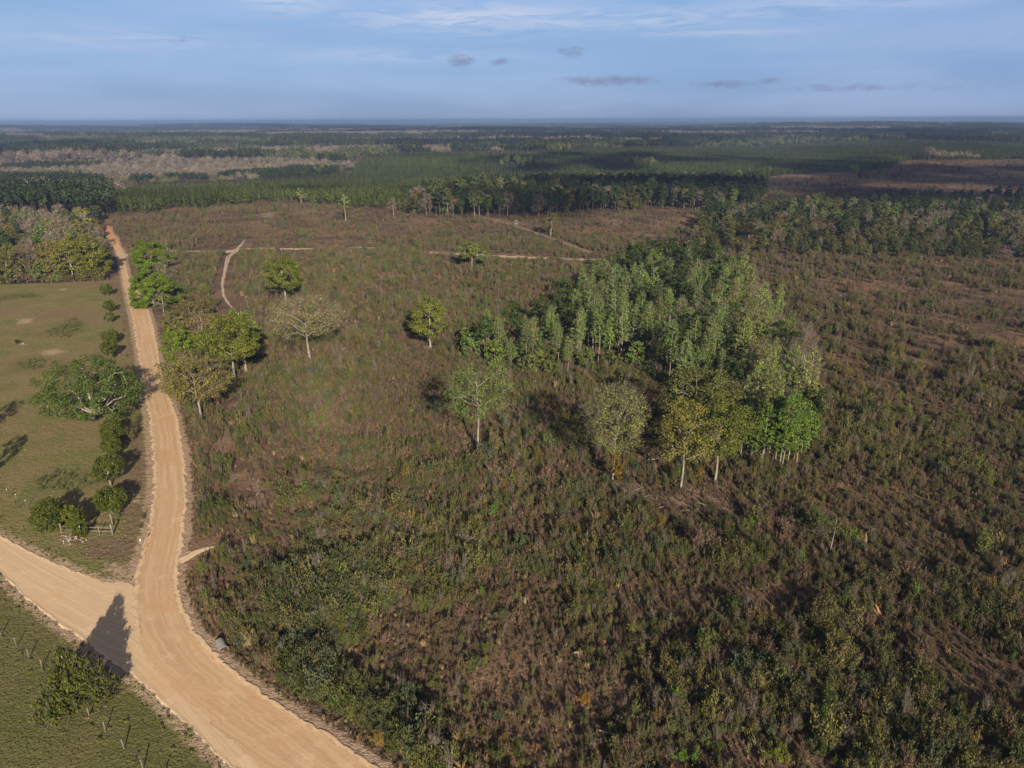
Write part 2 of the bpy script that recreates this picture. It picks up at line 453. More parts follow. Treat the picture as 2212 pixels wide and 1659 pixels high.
P_GROVE = poly([(1000, 775), (1060, 800), (1130, 812), (1250, 812), (1330, 800), (1400, 812), (1480, 870), (1560, 930), (1620, 985), (1690, 1012), (1755, 970), (1748, 880), (1722, 800), (1690, 745), (1640, 690), (1590, 640), (1540, 612), (1480, 600), (1420, 598), (1360, 608), (1300, 630), (1250, 680), (1200, 722), (1150, 735), (1080, 745), (1010, 750)])
P_WMID = poly([(890, 464), (990, 471), (1060, 474), (1200, 468), (1440, 451), (1535, 458), (1650, 440), (1630, 405), (1400, 398), (1100, 408), (960, 425), (895, 445)])
P_WRIGHT = poly([(1490, 543), (1560, 553), (1650, 550), (1800, 554), (2000, 557), (2212, 562), (2700, 566), (2700, 438), (2212, 440), (2000, 446), (1850, 452), (1650, 455), (1545, 462), (1505, 500)])
P_CLEAR2 = poly([(1630, 452), (1850, 450), (2000, 444), (2212, 438), (2700, 436), (2700, 350), (2212, 348), (1960, 350), (1900, 375), (1800, 378), (1650, 385)])
P_PLANT = poly([(215, 468), (400, 450), (520, 440), (650, 438), (780, 450), (890, 461), (897, 443), (960, 422), (1100, 404), (1400, 394), (1640, 402), (1655, 382), (1800, 374), (1900, 370), (1960, 345), (2300, 340), (2300, 318), (1900, 312), (1700, 318), (1400, 327), (1150, 336), (900, 338), (770, 352), (750, 385), (600, 398), (230, 420), (205, 445)])
P_BARE_WOOD = poly([(10, 396), (230, 404), (600, 396), (750, 386), (765, 366), (600, 356), (400, 357), (130, 362), (10, 374)])
P_BARE_WOOD3 = poly([(250, 340), (600, 329), (1000, 324), (1110, 326), (1095, 333), (700, 338), (300, 347)])
P_BARE_WOOD2 = poly([(-200, 424), (205, 420), (215, 432), (-200, 440)])
P_LEFT_PINE = [poly([(-200, 398), (200, 404), (205, 418), (-200, 422)]), poly([(-300, 444), (210, 436), (212, 474), (-300, 484)])]
P_LEFT_MIX = poly([(-300, 486), (212, 476), (208, 500), (222, 540), (228, 572), (232, 590), (228, 602), (120, 609), (0, 612), (-300, 620)])
P_PATCH = [poly(p) for p in ([(95, 718), (160, 688), (185, 700), (150, 728), (100, 728)], [(35, 785), (80, 772), (105, 785), (80, 800), (40, 800)], [(75, 1035), (130, 1012), (205, 1020), (215, 1045), (150, 1060), (90, 1062)], [(-40, 640), (60, 632), (90, 640), (0, 650), (-60, 652)])]

# ------------------------------------------------------------------ ground: one sheet out to the horizon
azs = np.concatenate([np.arange(-180, -50, 5.0), np.arange(-50, 50, 0.30), np.arange(50, 180, 5.0)])
azs = np.radians(azs)
rr = [0.0, 12, 24, 34]
r = 40.0
while r < 34000:
    rr.append(r); r *= 1.0088
rr = np.array(rr)
A, R_ = np.meshgrid(azs, rr)
gx = (R_ * np.sin(A)).ravel(); gy = (R_ * np.cos(A)).ravel()
gz = terrain(gx, gy)
na_, nr_ = len(azs), len(rr)
ii, jj = np.meshgrid(np.arange(1, nr_ - 1), np.arange(na_), indexing='ij')
j2 = (jj + 1) % na_
fq = np.stack([ii * na_ + jj, (ii + 1) * na_ + jj, (ii + 1) * na_ + j2, ii * na_ + j2], -1).reshape(-1, 4)[:, ::-1]
g = MB()
g.quads(np.stack([gx, gy, gz], -1), fq)
j = np.arange(na_)
g.t.append(np.stack([np.zeros(na_, int), na_ + j, na_ + (j + 1) % na_], -1)[:, ::-1]); g.tm.append(np.zeros(na_))
near = np.hypot(gx, gy) < 900
def msk(P, w):
    m = np.zeros(len(gx)); m[near] = np.clip(sdist(P, gx[near], gy[near]) / w * 0.5 + 0.5, 0, 1)
    return m
m_past = np.maximum(msk(P_PAST, 2.0), msk(P_SOUTH, 1.5))
m_south = msk(P_SOUTH, 2.0)
m_verge = msk(P_VERGE, 3.5)
m_bare = np.max([msk(P, 8.0) for P in P_BARE], axis=0)
m_sand = np.max([msk(P, 2.5) for P in P_SAND], axis=0)
_rd = np.full(len(gx), -99.0)
_rp = [poly(ROAD_L + ROAD_R[::-1]), poly(SIDE_U + SIDE_D[::-1])]
_rd[near] = np.max([sdist(P, gx[near], gy[near]) for P in _rp], axis=0)
m_sand = np.maximum(m_sand, 0.85 * sst(_rd, -2.3, -0.4) * 1.0)
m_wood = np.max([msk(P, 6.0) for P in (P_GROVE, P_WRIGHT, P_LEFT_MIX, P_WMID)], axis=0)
m_patch = np.max([msk(P, 3.0) for P in P_PATCH], axis=0)

def ground_mat():
    m = mat("ground_cover"); t = NT(m)
    p = t.pos()
    n_big = t.noise(p, 0.028, 6, 0.62)
    n_mid = t.noise(p, 0.14, 5, 0.6)
    n_fine = t.noise(p, 0.9, 5, 0.7)
    n_grit = t.noise(p, 3.2, 3, 0.7)
    # clearcut litter
    c = t.mix(t.step(n_mid, 0.35, 0.66), (0.080, 0.057, 0.040), (0.150, 0.103, 0.071))
    c = t.mix(t.math('MULTIPLY', t.step(n_big, 0.44, 0.64), 0.85), c, (0.225, 0.138, 0.086))
    c = t.mix(t.math('MULTIPLY', t.step(n_fine, 0.56, 0.72), 0.55), c, (0.062, 0.058, 0.028))
    # bare, slash covered ground
    bare = t.step(t.math('ADD', t.attr("m_bare"), t.math('MULTIPLY', t.math('SUBTRACT', n_mid, 0.5), 2.2)), 0.42, 0.92)
    cb = t.mix(t.step(n_grit, 0.4, 0.62), (0.20, 0.138, 0.10), (0.33, 0.24, 0.178))
    c = t.mix(t.math('MULTIPLY', bare, 0.85), c, cb)
    # woods floor
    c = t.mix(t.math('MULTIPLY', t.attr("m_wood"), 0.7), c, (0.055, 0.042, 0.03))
    # pasture
    pg = t.mix(t.step(n_mid, 0.36, 0.62), (0.155, 0.155, 0.055), (0.215, 0.170, 0.080))
    pg = t.mix(t.math('MULTIPLY', t.step(n_big, 0.46, 0.62), 0.80), pg, (0.215, 0.142, 0.088))
    pg = t.mix(t.math('MULTIPLY', t.attr("m_south"), 0.75), pg, t.mix(t.step(n_mid, 0.36, 0.64), (0.100, 0.106, 0.036), (0.122, 0.114, 0.046)))
    pg = t.mix(t.math('MULTIPLY', t.attr("m_patch"), 0.85), pg, (0.115, 0.120, 0.045))
    vg = t.mix(t.step(n_fine, 0.38, 0.66), (0.125, 0.086, 0.055), (0.215, 0.145, 0.105))
    pg = t.mix(t.math('MULTIPLY', t.step(t.math('ADD', t.attr("m_verge"), t.math('MULTIPLY', t.math('SUBTRACT', n_mid, 0.5), 1.2)), 0.45, 0.9), 0.8), pg, vg)
    pm_ = t.step(t.math('ADD', t.attr("m_past"), t.math('MULTIPLY', t.math('SUBTRACT', n_fine, 0.5), 0.5)), 0.40, 0.60)
    c = t.mix(pm_, c, pg)
    sd = t.step(t.math('ADD', t.attr("m_sand"), t.math('MULTIPLY', t.math('SUBTRACT', n_fine, 0.5), 1.6)), 0.46, 0.85)
    c = t.mix(t.math('MULTIPLY', sd, 0.8), c, (0.42, 0.30, 0.21))
    gr = t.math('MULTIPLY_ADD', n_grit, 1.1, 0.45)
    cbn = t.n('ShaderNodeCombineXYZ')
    for i in range(3): t.l(gr, cbn.inputs[i])
    c = t.mix(1.0, c, cbn.outputs[0], 'MULTIPLY')
    # far country: woods, fields and grey bottoms
    ps = t.scale(p, (0.00055, 0.0016, 0.0))
    f1 = t.noise(ps, 1.0, 6, 0.6, 0.5)
    f2 = t.noise(t.scale(p, (0.0011, 0.0042, 0.0)), 1.0, 6, 0.62, 0.4)
    fc = t.mix(t.step(f1, 0.42, 0.58), (0.026, 0.034, 0.022), (0.060, 0.066, 0.032))
    fc = t.mix(t.math('MULTIPLY', t.step(f2, 0.55, 0.66), 0.9), fc, (0.115, 0.092, 0.078))
    fc = t.mix(t.math('MULTIPLY', t.step(t.noise(t.scale(p, (0.003, 0.012, 0.0)), 1.0, 5, 0.6), 0.50, 0.68), 0.55), fc, (0.030, 0.040, 0.024))
    c = t.mix(t.attr("m_far"), c, fc)
    bp = t.n('ShaderNodeBump'); bp.inputs['Strength'].default_value = 0.9; bp.inputs['Distance'].default_value = 0.35
    t.l(t.math('ADD', n_grit, t.math('MULTIPLY', n_fine, 2.0)), bp.inputs['Height'])
    d = t.n('ShaderNodeBsdfDiffuse'); t.l(c, d.inputs[0]); t.l(bp.outputs[0], d.inputs['Normal'])
    t.out(d.outputs[0])
    return m
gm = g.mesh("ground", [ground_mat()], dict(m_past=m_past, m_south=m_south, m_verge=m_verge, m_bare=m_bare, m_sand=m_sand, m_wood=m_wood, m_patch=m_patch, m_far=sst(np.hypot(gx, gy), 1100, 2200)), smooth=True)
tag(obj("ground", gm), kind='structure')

# ------------------------------------------------------------------ roads and tracks (ribbons laid on the ground)
def resample(P, step):
    P = np.asarray(P); d = np.concatenate([[0], np.cumsum(np.linalg.norm(np.diff(P, axis=0), axis=1))])
    return d, P
def ribbon(name, L, Rr, m, off, step=0.6, cols=14, jit=0.25, berm=0.0, seed=0, fade=None):
    l3 = np.array([at(*p)[:2] for p in L]); r3 = np.array([at(*p)[:2] for p in Rr])
    c = (l3 + r3) / 2
    d = np.concatenate([[0], np.cumsum(np.linalg.norm(np.diff(c, axis=0), axis=1))])
    n = int(d[-1] / step) + 2
    s = np.linspace(0, d[-1], n)
    def smooth(P):
        q = np.stack([np.interp(s, d, P[:, k]) for k in range(2)], -1)
        for _ in range(int(5.0 / step)):
            q[1:-1] = (q[:-2] + 2 * q[1:-1] + q[2:]) / 4
        return q
    l = smooth(l3); r_ = smooth(r3)
    rng = np.random.default_rng(seed + 5)
    w = np.linalg.norm(r_ - l, axis=1)
    u = (r_ - l) / w[:, None]
    def j(k): return (fbm(s * 0.55, s * 0 + k * 7.7, 4) - 0.5) * 2.2 * jit + (vnoise(s * 1.9, s * 0 + k * 3.1) - .5) * jit
    l = l - u * j(1 + seed)[:, None]; r_ = r_ + u * j(2 + seed)[:, None]
    tt = np.linspace(0, 1, cols); tt = 0.5 - 0.5 * np.cos(tt * math.pi) * (0.35 * np.abs(np.cos(tt * math.pi)) + 0.65)
    xy = l[:, None, :] * (1 - tt)[None, :, None] + r_[:, None, :] * tt[None, :, None]
    w = np.linalg.norm(r_ - l, axis=1)
    ed = np.minimum(tt[None, :], 1 - tt[None, :]) * w[:, None]
    z = terrain(xy[..., 0], xy[..., 1]) + off
    if fade:                       # where this road runs open into the other one its left edge dies out
        k = sst(s, d[fade[0]], d[fade[1]])[:, None] * (tt[None, :] < 0.5)
        ed = ed * (1 - k) + np.maximum(ed, 3.0) * k
    if berm:
        z = z + berm * np.exp(-((ed - 0.45) / 0.28) ** 2) * (0.6 + 0.8 * vnoise(s[:, None] * 0.9, tt[None, :] * 5 + 0 * s[:, None]))
        z = z - np.where(ed < 0.02, off - 0.01, 0)
    b = MB()
    i = np.arange(n - 1)[:, None] * cols; k = np.arange(cols - 1)[None, :]
    f = np.stack([i + k, i + k + 1, i + cols + k + 1, i + cols + k], -1).reshape(-1, 4)[:, ::-1]
    b.quads(np.concatenate([xy, z[..., None]], -1).reshape(-1, 3), f)
    me = b.mesh(name, [m], dict(rs=np.repeat(s[:, None], cols, 1), rt=(tt[None, :] - 0.5) * w[:, None], re=ed), smooth=True)
    # make sure it faces up
    o = obj(name, me)
    if me.polygons[0].normal.z < 0: me.flip_normals()
    return tag(o, kind='structure')
def road_mat(name, base, pale, dark, red, orange_from=None, thin=1.0):
    m = mat(name); t = NT(m)
    s, tt, e = t.attr("rs"), t.attr("rt"), t.attr("re")
    p = t.pos()
    cb = t.n('ShaderNodeCombineXYZ'); t.l(t.math('MULTIPLY', s, 0.035), cb.inputs[0]); t.l(t.math('MULTIPLY', tt, 1.5), cb.inputs[1])
    st = t.noise(cb.outputs[0], 1.0, 6, 0.65, 0.3)
    cb2 = t.n('ShaderNodeCombineXYZ'); t.l(t.math('MULTIPLY', s, 0.02), cb2.inputs[0]); t.l(t.math('MULTIPLY', tt, 5.5), cb2.inputs[1])
    st2 = t.noise(cb2.outputs[0], 1.0, 3, 0.6, 0.2)
    c = t.mix(t.step(st, 0.32, 0.68), dark, base)
    c = t.mix(t.math('MULTIPLY', t.step(st2, 0.52, 0.66), 0.22), c, pale)
    c = t.mix(t.math('MULTIPLY', t.step(st2, 0.46, 0.36), 0.42), c, dark)
    c = t.mix(t.math('MULTIPLY', t.step(t.noise(p, 0.10, 4, 0.6), 0.50, 0.66), 0.80), c, red)
    n1 = t.noise(p, 1.4, 5, 0.7)
    edge = t.step(t.math('ADD', e, t.math('MULTIPLY', t.math('SUBTRACT', n1, 0.5), 1.6)), 1.15, 0.35)
    c = t.mix(t.math('MULTIPLY', edge, 0.75), c, pale)
    line = t.math('MULTIPLY', t.step(t.math('ABSOLUTE', t.math('SUBTRACT', t.math('ADD', e, t.math('MULTIPLY', n1, 0.35)), 1.15)), 0.16, 0.03), t.step(n1, 0.40, 0.58))
    c = t.mix(t.math('MULTIPLY', line, 0.40), c, t.mix(1.0, c, (0.45, 0.42, 0.40), 'MULTIPLY'))
    n2 = t.noise(p, 4.0, 4, 0.7)
    c = t.mix(t.math('MULTIPLY', t.step(n2, 0.58, 0.70), 0.38), c, dark)
    if orange_from:
        pz = t.n('ShaderNodeSeparateXYZ'); t.l(p, pz.inputs[0])
        c = t.mix(t.step(pz.outputs[1], orange_from[0], orange_from[1], 0.0, 0.9), c, (0.40, 0.165, 0.055))
    bp = t.n('ShaderNodeBump'); bp.inputs['Strength'].default_value = 0.55; bp.inputs['Distance'].default_value = 0.07
    t.l(t.math('ADD', t.math('ADD', t.math('MULTIPLY', st2, 0.35), t.math('MULTIPLY', n1, 0.9)), t.math('MULTIPLY', n2, 0.5)), bp.inputs['Height'])
    # two broad, faint wheel tracks and washed patches
    wav = t.math('MULTIPLY', t.math('SUBTRACT', t.noise(t.scale(p, (0.05, 0.05, 0)), 1.0, 2), 0.5), 2.4)
    for w0 in (-2.1, -0.5, 1.5):
        dd = t.math('ABSOLUTE', t.math('SUBTRACT', t.math('ADD', tt, wav), w0))
        c = t.mix(t.math('MULTIPLY', t.step(dd, 0.55, 0.10), t.math('MULTIPLY', t.step(t.noise(p, 0.21, 3), 0.36, 0.6), 0.55)), c, dark)
    c = t.mix(t.math('MULTIPLY', t.step(t.noise(p, 0.32, 6, 0.65), 0.54, 0.70), 0.45), c, pale)
    d = t.n('ShaderNodeBsdfDiffuse'); t.l(c, d.inputs[0]); t.l(bp.outputs[0], d.inputs['Normal'])
    # the dirt thins out raggedly into the verge
    al = t.step(t.math('ADD', e, t.math('MULTIPLY', t.math('SUBTRACT', t.noise(p, 0.9, 6, 0.72), 0.5), thin * 3.2)), 0.06 * thin, 0.40 * thin)
    tr = t.n('ShaderNodeBsdfTransparent'); mx = t.n('ShaderNodeMixShader')
    t.l(al, mx.inputs[0]); t.l(tr.outputs[0], mx.inputs[1]); t.l(d.outputs[0], mx.inputs[2])
    t.out(mx.outputs[0])
    return m
M_ROAD = road_mat("road_dirt", (0.53, 0.36, 0.212), (0.61, 0.45, 0.285), (0.41, 0.272, 0.155), (0.47, 0.28, 0.15), (330, 432))
M_SIDE = road_mat("side_dirt", (0.57, 0.415, 0.26), (0.63, 0.475, 0.31), (0.47, 0.33, 0.20), (0.52, 0.345, 0.195))
M_TRACK = road_mat("track_sand", (0.46, 0.37, 0.265), (0.56, 0.47, 0.35), (0.30, 0.22, 0.15), (0.34, 0.245, 0.165), thin=0.9)
M_TURN = road_mat("turnout_sand", (0.55, 0.40, 0.25), (0.62, 0.47, 0.31), (0.46, 0.33, 0.20), (0.52, 0.345, 0.195), thin=0.35)
M_TRACKV = road_mat("track_dusty", (0.34, 0.265, 0.19), (0.44, 0.355, 0.265), (0.25, 0.185, 0.13), (0.3, 0.21, 0.145), thin=0.4)
M_TRACKD = road_mat("track_worn", (0.22, 0.165, 0.10), (0.33, 0.25, 0.17), (0.14, 0.105, 0.06), (0.2, 0.13, 0.08))
ribbon("dirt_side_road", SIDE_U, SIDE_D, M_SIDE, 0.03, 0.55, 22, 0.55, 0.07, 3, (5, 8))
ribbon("dirt_road", ROAD_L, ROAD_R, M_ROAD, 0.055, 0.55, 18, 0.42, 0.09, 0, (28, 32))
def track(name, C, halfw, m, off, seed, jit=0.5):
    P = np.array([at(*p)[:2] for p in C])
    d = np.gradient(P, axis=0); d /= np.linalg.norm(d, axis=1)[:, None]
    nn = np.stack([-d[:, 1], d[:, 0]], -1)
    def back(q):
        x, y, _ = proj(np.array([q[0], q[1], float(terrain(q[0], q[1]))])); return (float(x), float(y))
    hw = np.broadcast_to(halfw, (len(P),))
    return ribbon(name, [back(p + n_ * h) for p, n_, h in zip(P, nn, hw)], [back(p - n_ * h) for p, n_, h in zip(P, nn, hw)], m, off, 1.0, 8, jit, 0.0, seed)
track("sand_track", [(256, 556), (275, 550), (300, 546), (360, 542), (430, 543), (485, 545), (520, 540), (560, 537), (610, 538), (676, 538)], (2.2, 2.6, 1.2, 1.3, 1.6, 3.2, 3.4, 2.9, 2.7, 1.5), M_TRACK, 0.06, 11, 1.3)
track("sand_track", [(745, 536), (790, 534), (840, 540), (900, 545), (960, 547), (1030, 551), (1100, 555), (1180, 558), (1260, 561), (1340, 561), (1400, 558)], (0.9, 1.9, 1.7, 1.2, 1.9, 2.5, 2.7, 2.6, 2.3, 1.7, 1.2), M_TRACK, 0.06, 12, 1.3)
track("sand_track", [(530, 518), (520, 530), (505, 546), (493, 556), (487, 580), (480, 615), (483, 640), (500, 665)], (0.4, 0.7, 1.2, 1.1, 0.7, 0.6, 0.5, 0.4), M_TRACKV, 0.085, 13, 0.35)
track("worn_track", [(1045, 468), (1075, 477), (1110, 487), (1150, 500), (1200, 518), (1240, 532), (1275, 546)], (1.0, 1.7, 1.2, 0.8, 1.1, 1.4, 1.4), M_TRACKD, 0.06, 14, 0.7)
track("sand_turnout", [(388, 1216), (402, 1203), (425, 1190), (450, 1184), (476, 1180)], (0.9, 0.8, 0.65, 0.55, 0.3), M_TURN, 0.06, 15, 0.25)

# ------------------------------------------------------------------ tree builder
def crown_env(style, u):
    if style == 'dome': return np.sqrt(np.clip(1 - ((u - 0.22) / 0.80) ** 2, 0, 1)) * np.where(u < 0.22, 0.72 + 0.28 * u / 0.22, 1)
    if style == 'fan': return np.sin(np.clip(u * 0.80 + 0.10, 0, 1) ** 1.35 * math.pi) ** 0.8
    if style == 'spread': return np.clip(1.02 - u ** 2.2, 0, 1) ** 0.6 * (0.85 + 0.15 * u)
    if style == 'cone': return np.clip(1.0 - u, 0, 1) ** 1.05 * np.where(u < 0.12, 0.6 + 0.4 * u / 0.12, 1)
    if style == 'ball': return np.sqrt(np.clip(1 - (2 * u - 1) ** 2, 0, 1)) ** 0.8
    return np.sin(np.clip(u * 0.9 + 0.08, 0, 1) ** 0.85 * math.pi) ** 0.7      # column
def build_tree(seed, h, R, base=0.3, style='dome', nc=60, per=60, leaf=0.42, cr=1.1, tw=0, trunk_r=None, fork=None,
               asp=1.0, lean=0.0, bark=M_BARK, lm=M_LEAF, twm=M_TWIGB, upb=0.3, shell=0.55, limbs=5, flat=0.62, dead=0, sub=0.9, twl=1.3, twr=0.05, wob_=1.0):
    rng = np.random.default_rng(seed)
    z0 = base * h
    trunk_r = trunk_r or 0.02 * h + 0.02
    fork = h * (fork if fork is not None else (base + 0.45))
    la = rng.uniform(0, 6.28)
    lv = np.array([math.cos(la), math.sin(la)]) * lean
    def axis(z): return np.stack([lv[0] * z + 0.12 * np.sin(z * 0.55 + seed), lv[1] * z + 0.12 * np.cos(z * 0.48 + seed * 2), z], -1)
    zz = np.linspace(-0.3, fork, max(5, int(fork / 0.9)))
    tp = axis(zz); tp[0, :2] *= 0
    wood = MB(); cr_ = MB()
    tr = trunk_r * (1 - 0.62 * np.clip(zz / max(fork, 0.1), 0, 1) ** 1.1); tr[0] *= 1.45; tr[1] *= 1.08
    wood.tube(tp, tr, 7)
    nodes = [(*tp[i], tr[i], 0.0) for i in range(len(tp)) if zz[i] > min(z0 * 0.75, fork * 0.8)]
    # clump centres, spread by rejection
    C = []
    lob = rng.uniform(0, 6.28, 3)
    tries = 0
    dmin = cr * sub
    while len(C) < nc and tries < nc * 60:
        tries += 1
        u = rng.uniform(0.02, 0.98)
        a = rng.uniform(0, 6.283)
        wob = 1 + wob_ * (0.16 * math.sin(2 * a + lob[0]) + 0.12 * math.sin(3 * a + lob[1]) + 0.10 * math.sin(5 * a + 4 * u + lob[2])) + (wob_ - 1) * 0.22 * math.sin(9 * a + 14 * u)
        e = float(crown_env(style, u)) * R * wob
        q = rng.random() ** 0.5
        q = shell + (1 - shell) * q if rng.random() < 0.75 else q
        if rng.random() > (e / R) * 0.9 + 0.12: continue
        ax = axis(z0 + u * (h - z0))
        p = np.array([ax[0] + q * e * math.cos(a), ax[1] + q * e * math.sin(a), z0 + u * (h - z0 - cr * 0.4)])
        if any((p[0] - c[0]) ** 2 + (p[1] - c[1]) ** 2 + (1.5 * (p[2] - c[2])) ** 2 < dmin * dmin for c in C):
            if tries < nc * 40: continue
        C.append(p)
    C = np.array(C)
    order = np.argsort(np.hypot(C[:, 0], C[:, 1]) + 0.25 * C[:, 2])
    # leaders first: far clumps become the main limbs
    far = list(order[-limbs * 3:][::3]); rest = [k for k in order if k not in far]
    cen = np.array([0, 0, z0 + 0.35 * (h - z0)])
    for kk, k in enumerate(far + rest):
        t_ = C[k]
        N = np.array(nodes)
        d = np.linalg.norm(N[:, :3] - t_, axis=1)
        cost = d + 1.6 * np.clip(N[:, 2] - t_[2] + 0.25 * d, 0, None) + 0.18 * N[:, 4]
        if kk < limbs: cost = d + 2.5 * np.clip(N[:, 2] - t_[2] + 0.5 * d, 0, None) + 99 * (N[:, 4] > 0)
        i = int(np.argmin(cost)); a_ = N[i]
        L = d[i]
        r0 = min(a_[3] * 0.72, 0.016 * L + 0.022 + (0.03 * trunk_r / 0.3 if kk < limbs else 0))
        if kk < limbs: r0 = max(r0, trunk_r * 0.36)
        m_ = (a_[:3] + t_) / 2; out = t_ - a_[:3]
        ctrl = m_ + np.array([0, 0, (0.18 if style != 'fan' else -0.06) * L]) + rng.normal(size=3) * 0.07 * L + np.array([out[0], out[1], 0]) * 0.05
        ts = np.linspace(0, 1, 4 if L < 2.5 else 6)[:, None]
        pth = (1 - ts) ** 2 * a_[:3] + 2 * ts * (1 - ts) * ctrl + ts ** 2 * t_
        pth[1:-1] += rng.normal(size=(len(pth) - 2, 3)) * 0.03 * L
        rs = np.linspace(r0, max(0.012, r0 * 0.3), len(pth))
        wood.tube(pth, rs, 4 if r0 < 0.07 else 5, 0, False)
        for q in range(1, len(pth)): nodes.append((*pth[q], rs[q], a_[4] + L * q / len(pth)))
    if dead:
        for _ in range(dead):
            c0 = C[rng.integers(len(C))]
            v = rng.normal(size=3); v[2] = abs(v[2]) * 0.8 + 0.2; v /= np.linalg.norm(v)
            L = rng.uniform(1.2, 2.6)
            o = np.array([c0[0], c0[1], c0[2] + 0.2]); p2 = o + v * L + np.array([0, 0, 0.3])
            pm_ = (o + p2) / 2 + rng.normal(size=3) * 0.2
            wood.tube([o, pm_, p2], [0.085, 0.06, 0.02], 4, 0, False)
    # foliage
    if per:
        sz = rng.uniform(0.65, 1.25, len(C))
        n = (per * sz ** 2).astype(int) + 1
        ci = np.repeat(np.arange(len(C)), n)
        off = rng.normal(size=(len(ci), 3)); off /= np.linalg.norm(off, axis=1)[:, None]
        off *= (rng.random(len(ci)) ** 0.45)[:, None] * (cr * sz[ci])[:, None]
        off[:, 2] *= flat
        p = C[ci] + off
        p[:, 2] += 0.1 * cr
        outv = p - cen; outv /= np.linalg.norm(outv, axis=1)[:, None] + 1e-6
        lo = off / (np.linalg.norm(off, axis=1)[:, None] + 1e-6)
        nrm = rng.normal(size=p.shape) * 0.62 + outv * 0.35 + lo * 0.55 + np.array([0, 0, upb])
        tvc = rng.normal(size=len(C)) * 0.10
        cr_.leaves(p, nrm, leaf * rng.uniform(0.6, 1.35, len(p)), rng, 0, asp, np.tile([0, 0, 1.0], (len(p), 1)) + rng.normal(size=p.shape) * 0.3 if asp > 1.4 else None, tvc[ci])
    if tw:
        ci = np.repeat(np.arange(len(C)), tw)
        v = (C[ci] - cen); v /= np.linalg.norm(v, axis=1)[:, None] + 1e-6
        dirn = v * 0.8 + rng.normal(size=v.shape) * 0.55 + np.array([0, 0, 0.45])
        o = C[ci] + rng.normal(size=v.shape) * cr * 0.35
        cr_.twigs(o, dirn, twl * rng.uniform(0.5, 1.3, len(o)), twr, rng, 1)
    wm = wood.mesh("trunk", [bark], smooth=True)
    cm = cr_.mesh("crown", [lm, twm])
    return wm, cm

def height_for(bp, top_y):
    lo, hi = 0.2, 60.0
    for _ in range(40):
        m_ = (lo + hi) / 2
        if proj(bp + np.array([0, 0, m_]))[1] > top_y: lo = m_
        else: hi = m_
    return (lo + hi) / 2
_seed = [100]
def hero(kind, label, cat, bx, by, ty, hw, tint, group=None, hscale=1.0, **k):
    bp = at(bx, by)
    h = height_for(bp, ty) * hscale
    R = hw * proj(bp + np.array([0, 0, h * 0.6]))[2] / FT
    _seed[0] += 1
    k.setdefault('cr', max(0.55, R * 0.20))
    if proj(bp)[2] < 380 and k.get('per', 60) > 1 and kind != 'cedar_tree':
        k['leaf'] = k.get('leaf', 0.42) * 0.70; k['per'] = int(k.get('per', 60) * 1.55)

    wm, cm = build_tree(k.pop('seed', _seed[0]), h, R, **k)
    root = empty(kind, bp)
    obj("trunk", wm, root); obj("crown", cm, root, tint=tint)
    return tag(root, label, cat, group)
#COLOURS
OLIVE = (0.098, 0.118, 0.022); YELL = (0.165, 0.155, 0.028); BRIGHT = (0.090, 0.138, 0.014); PALE = (0.110, 0.150, 0.038)
GREY = (0.140, 0.125, 0.075); DARKG = (0.044, 0.068, 0.020); TAN = (0.165, 0.130, 0.060); CEDAR = (0.058, 0.076, 0.014); PINE = (0.036, 0.054, 0.018)
BROWNG = (0.108, 0.098, 0.036)
GR_ROAD = "trees along the right side of the dirt road"
hero("oak_tree", "sprawling dark green oak with dead white limbs, in the pasture against the dirt road", "tree", 204, 902, 786, 98, (0.060, 0.092, 0.022), base=0.06, style='dome', nc=120, per=80, leaf=0.42, bark=M_BARKW, dead=26, limbs=9, trunk_r=0.5, fork=0.4, cr=1.45, flat=0.75, sub=1.2, hscale=1.15)
# roadside, right
hero("oak_tree", "low bright green tree where the sandy track meets the dirt road", "tree", 332, 588, 514, 42, BRIGHT, base=0.06, style='dome', nc=110, per=130, leaf=0.44, cr=1.45, hscale=0.95)
hero("oak_tree", "round bright green tree leaning over the dirt road, the most vivid crown", "tree", 333, 662, 578, 45, BRIGHT, base=0.04, style='dome', nc=120, per=130, leaf=0.42, cr=1.35, hscale=0.95)
hero("bare_tree", "grey half-bare tree between the two bright green roadside trees", "tree", 362, 612, 553, 32, GREY, base=0.2, style='spread', nc=50, per=14, leaf=0.42, tw=14, bark=M_BARKW, cr=1.2)
hero("bare_tree", "small white-limbed dead tree at the foot of the round bright green tree", "tree", 356, 682, 632, 20, GREY, base=0.35, style='fan', nc=18, per=8, leaf=0.4, tw=10, bark=M_BARKW, cr=0.8)
hero("oak_tree", "dense brownish olive tree behind the tan flat-topped crown by the road", "tree", 414, 705, 640, 36, BROWNG, base=0.05, style='dome', nc=70, per=50, leaf=0.45)
hero("oak_tree", "low olive brown thicket tree beside the road bend, below the dead white tree", "tree", 380, 716, 668, 26, BROWNG, base=0.03, style='dome', nc=50, per=45, leaf=0.42)
hero("oak_tree", "flat-topped tan half-leafed tree behind the big olive oak by the road", "tree", 446, 775, 672, 56, TAN, base=0.42, style='spread', nc=70, per=26, leaf=0.40, tw=14, bark=M_BARKW)
hero("oak_tree", "bright green tree overhanging the road, between the tan crown and the yellow tree", "tree", 398, 800, 700, 40, BRIGHT, base=0.25, style='dome', nc=75, per=52, leaf=0.44)
hero("oak_tree", "broad olive oak with a forked grey trunk, standing apart at the roadside group's edge", "tree", 511, 838, 676, 62, OLIVE, base=0.46, style='dome', nc=105, per=64, leaf=0.44, bark=M_BARKW, trunk_r=0.42, fork=0.5, limbs=6)
hero("oak_tree", "yellow green oak directly behind the broad forked olive oak", "tree", 533, 803, 668, 42, PALE, base=0.50, style='spread', nc=60, per=44, leaf=0.42, bark=M_BARKW)
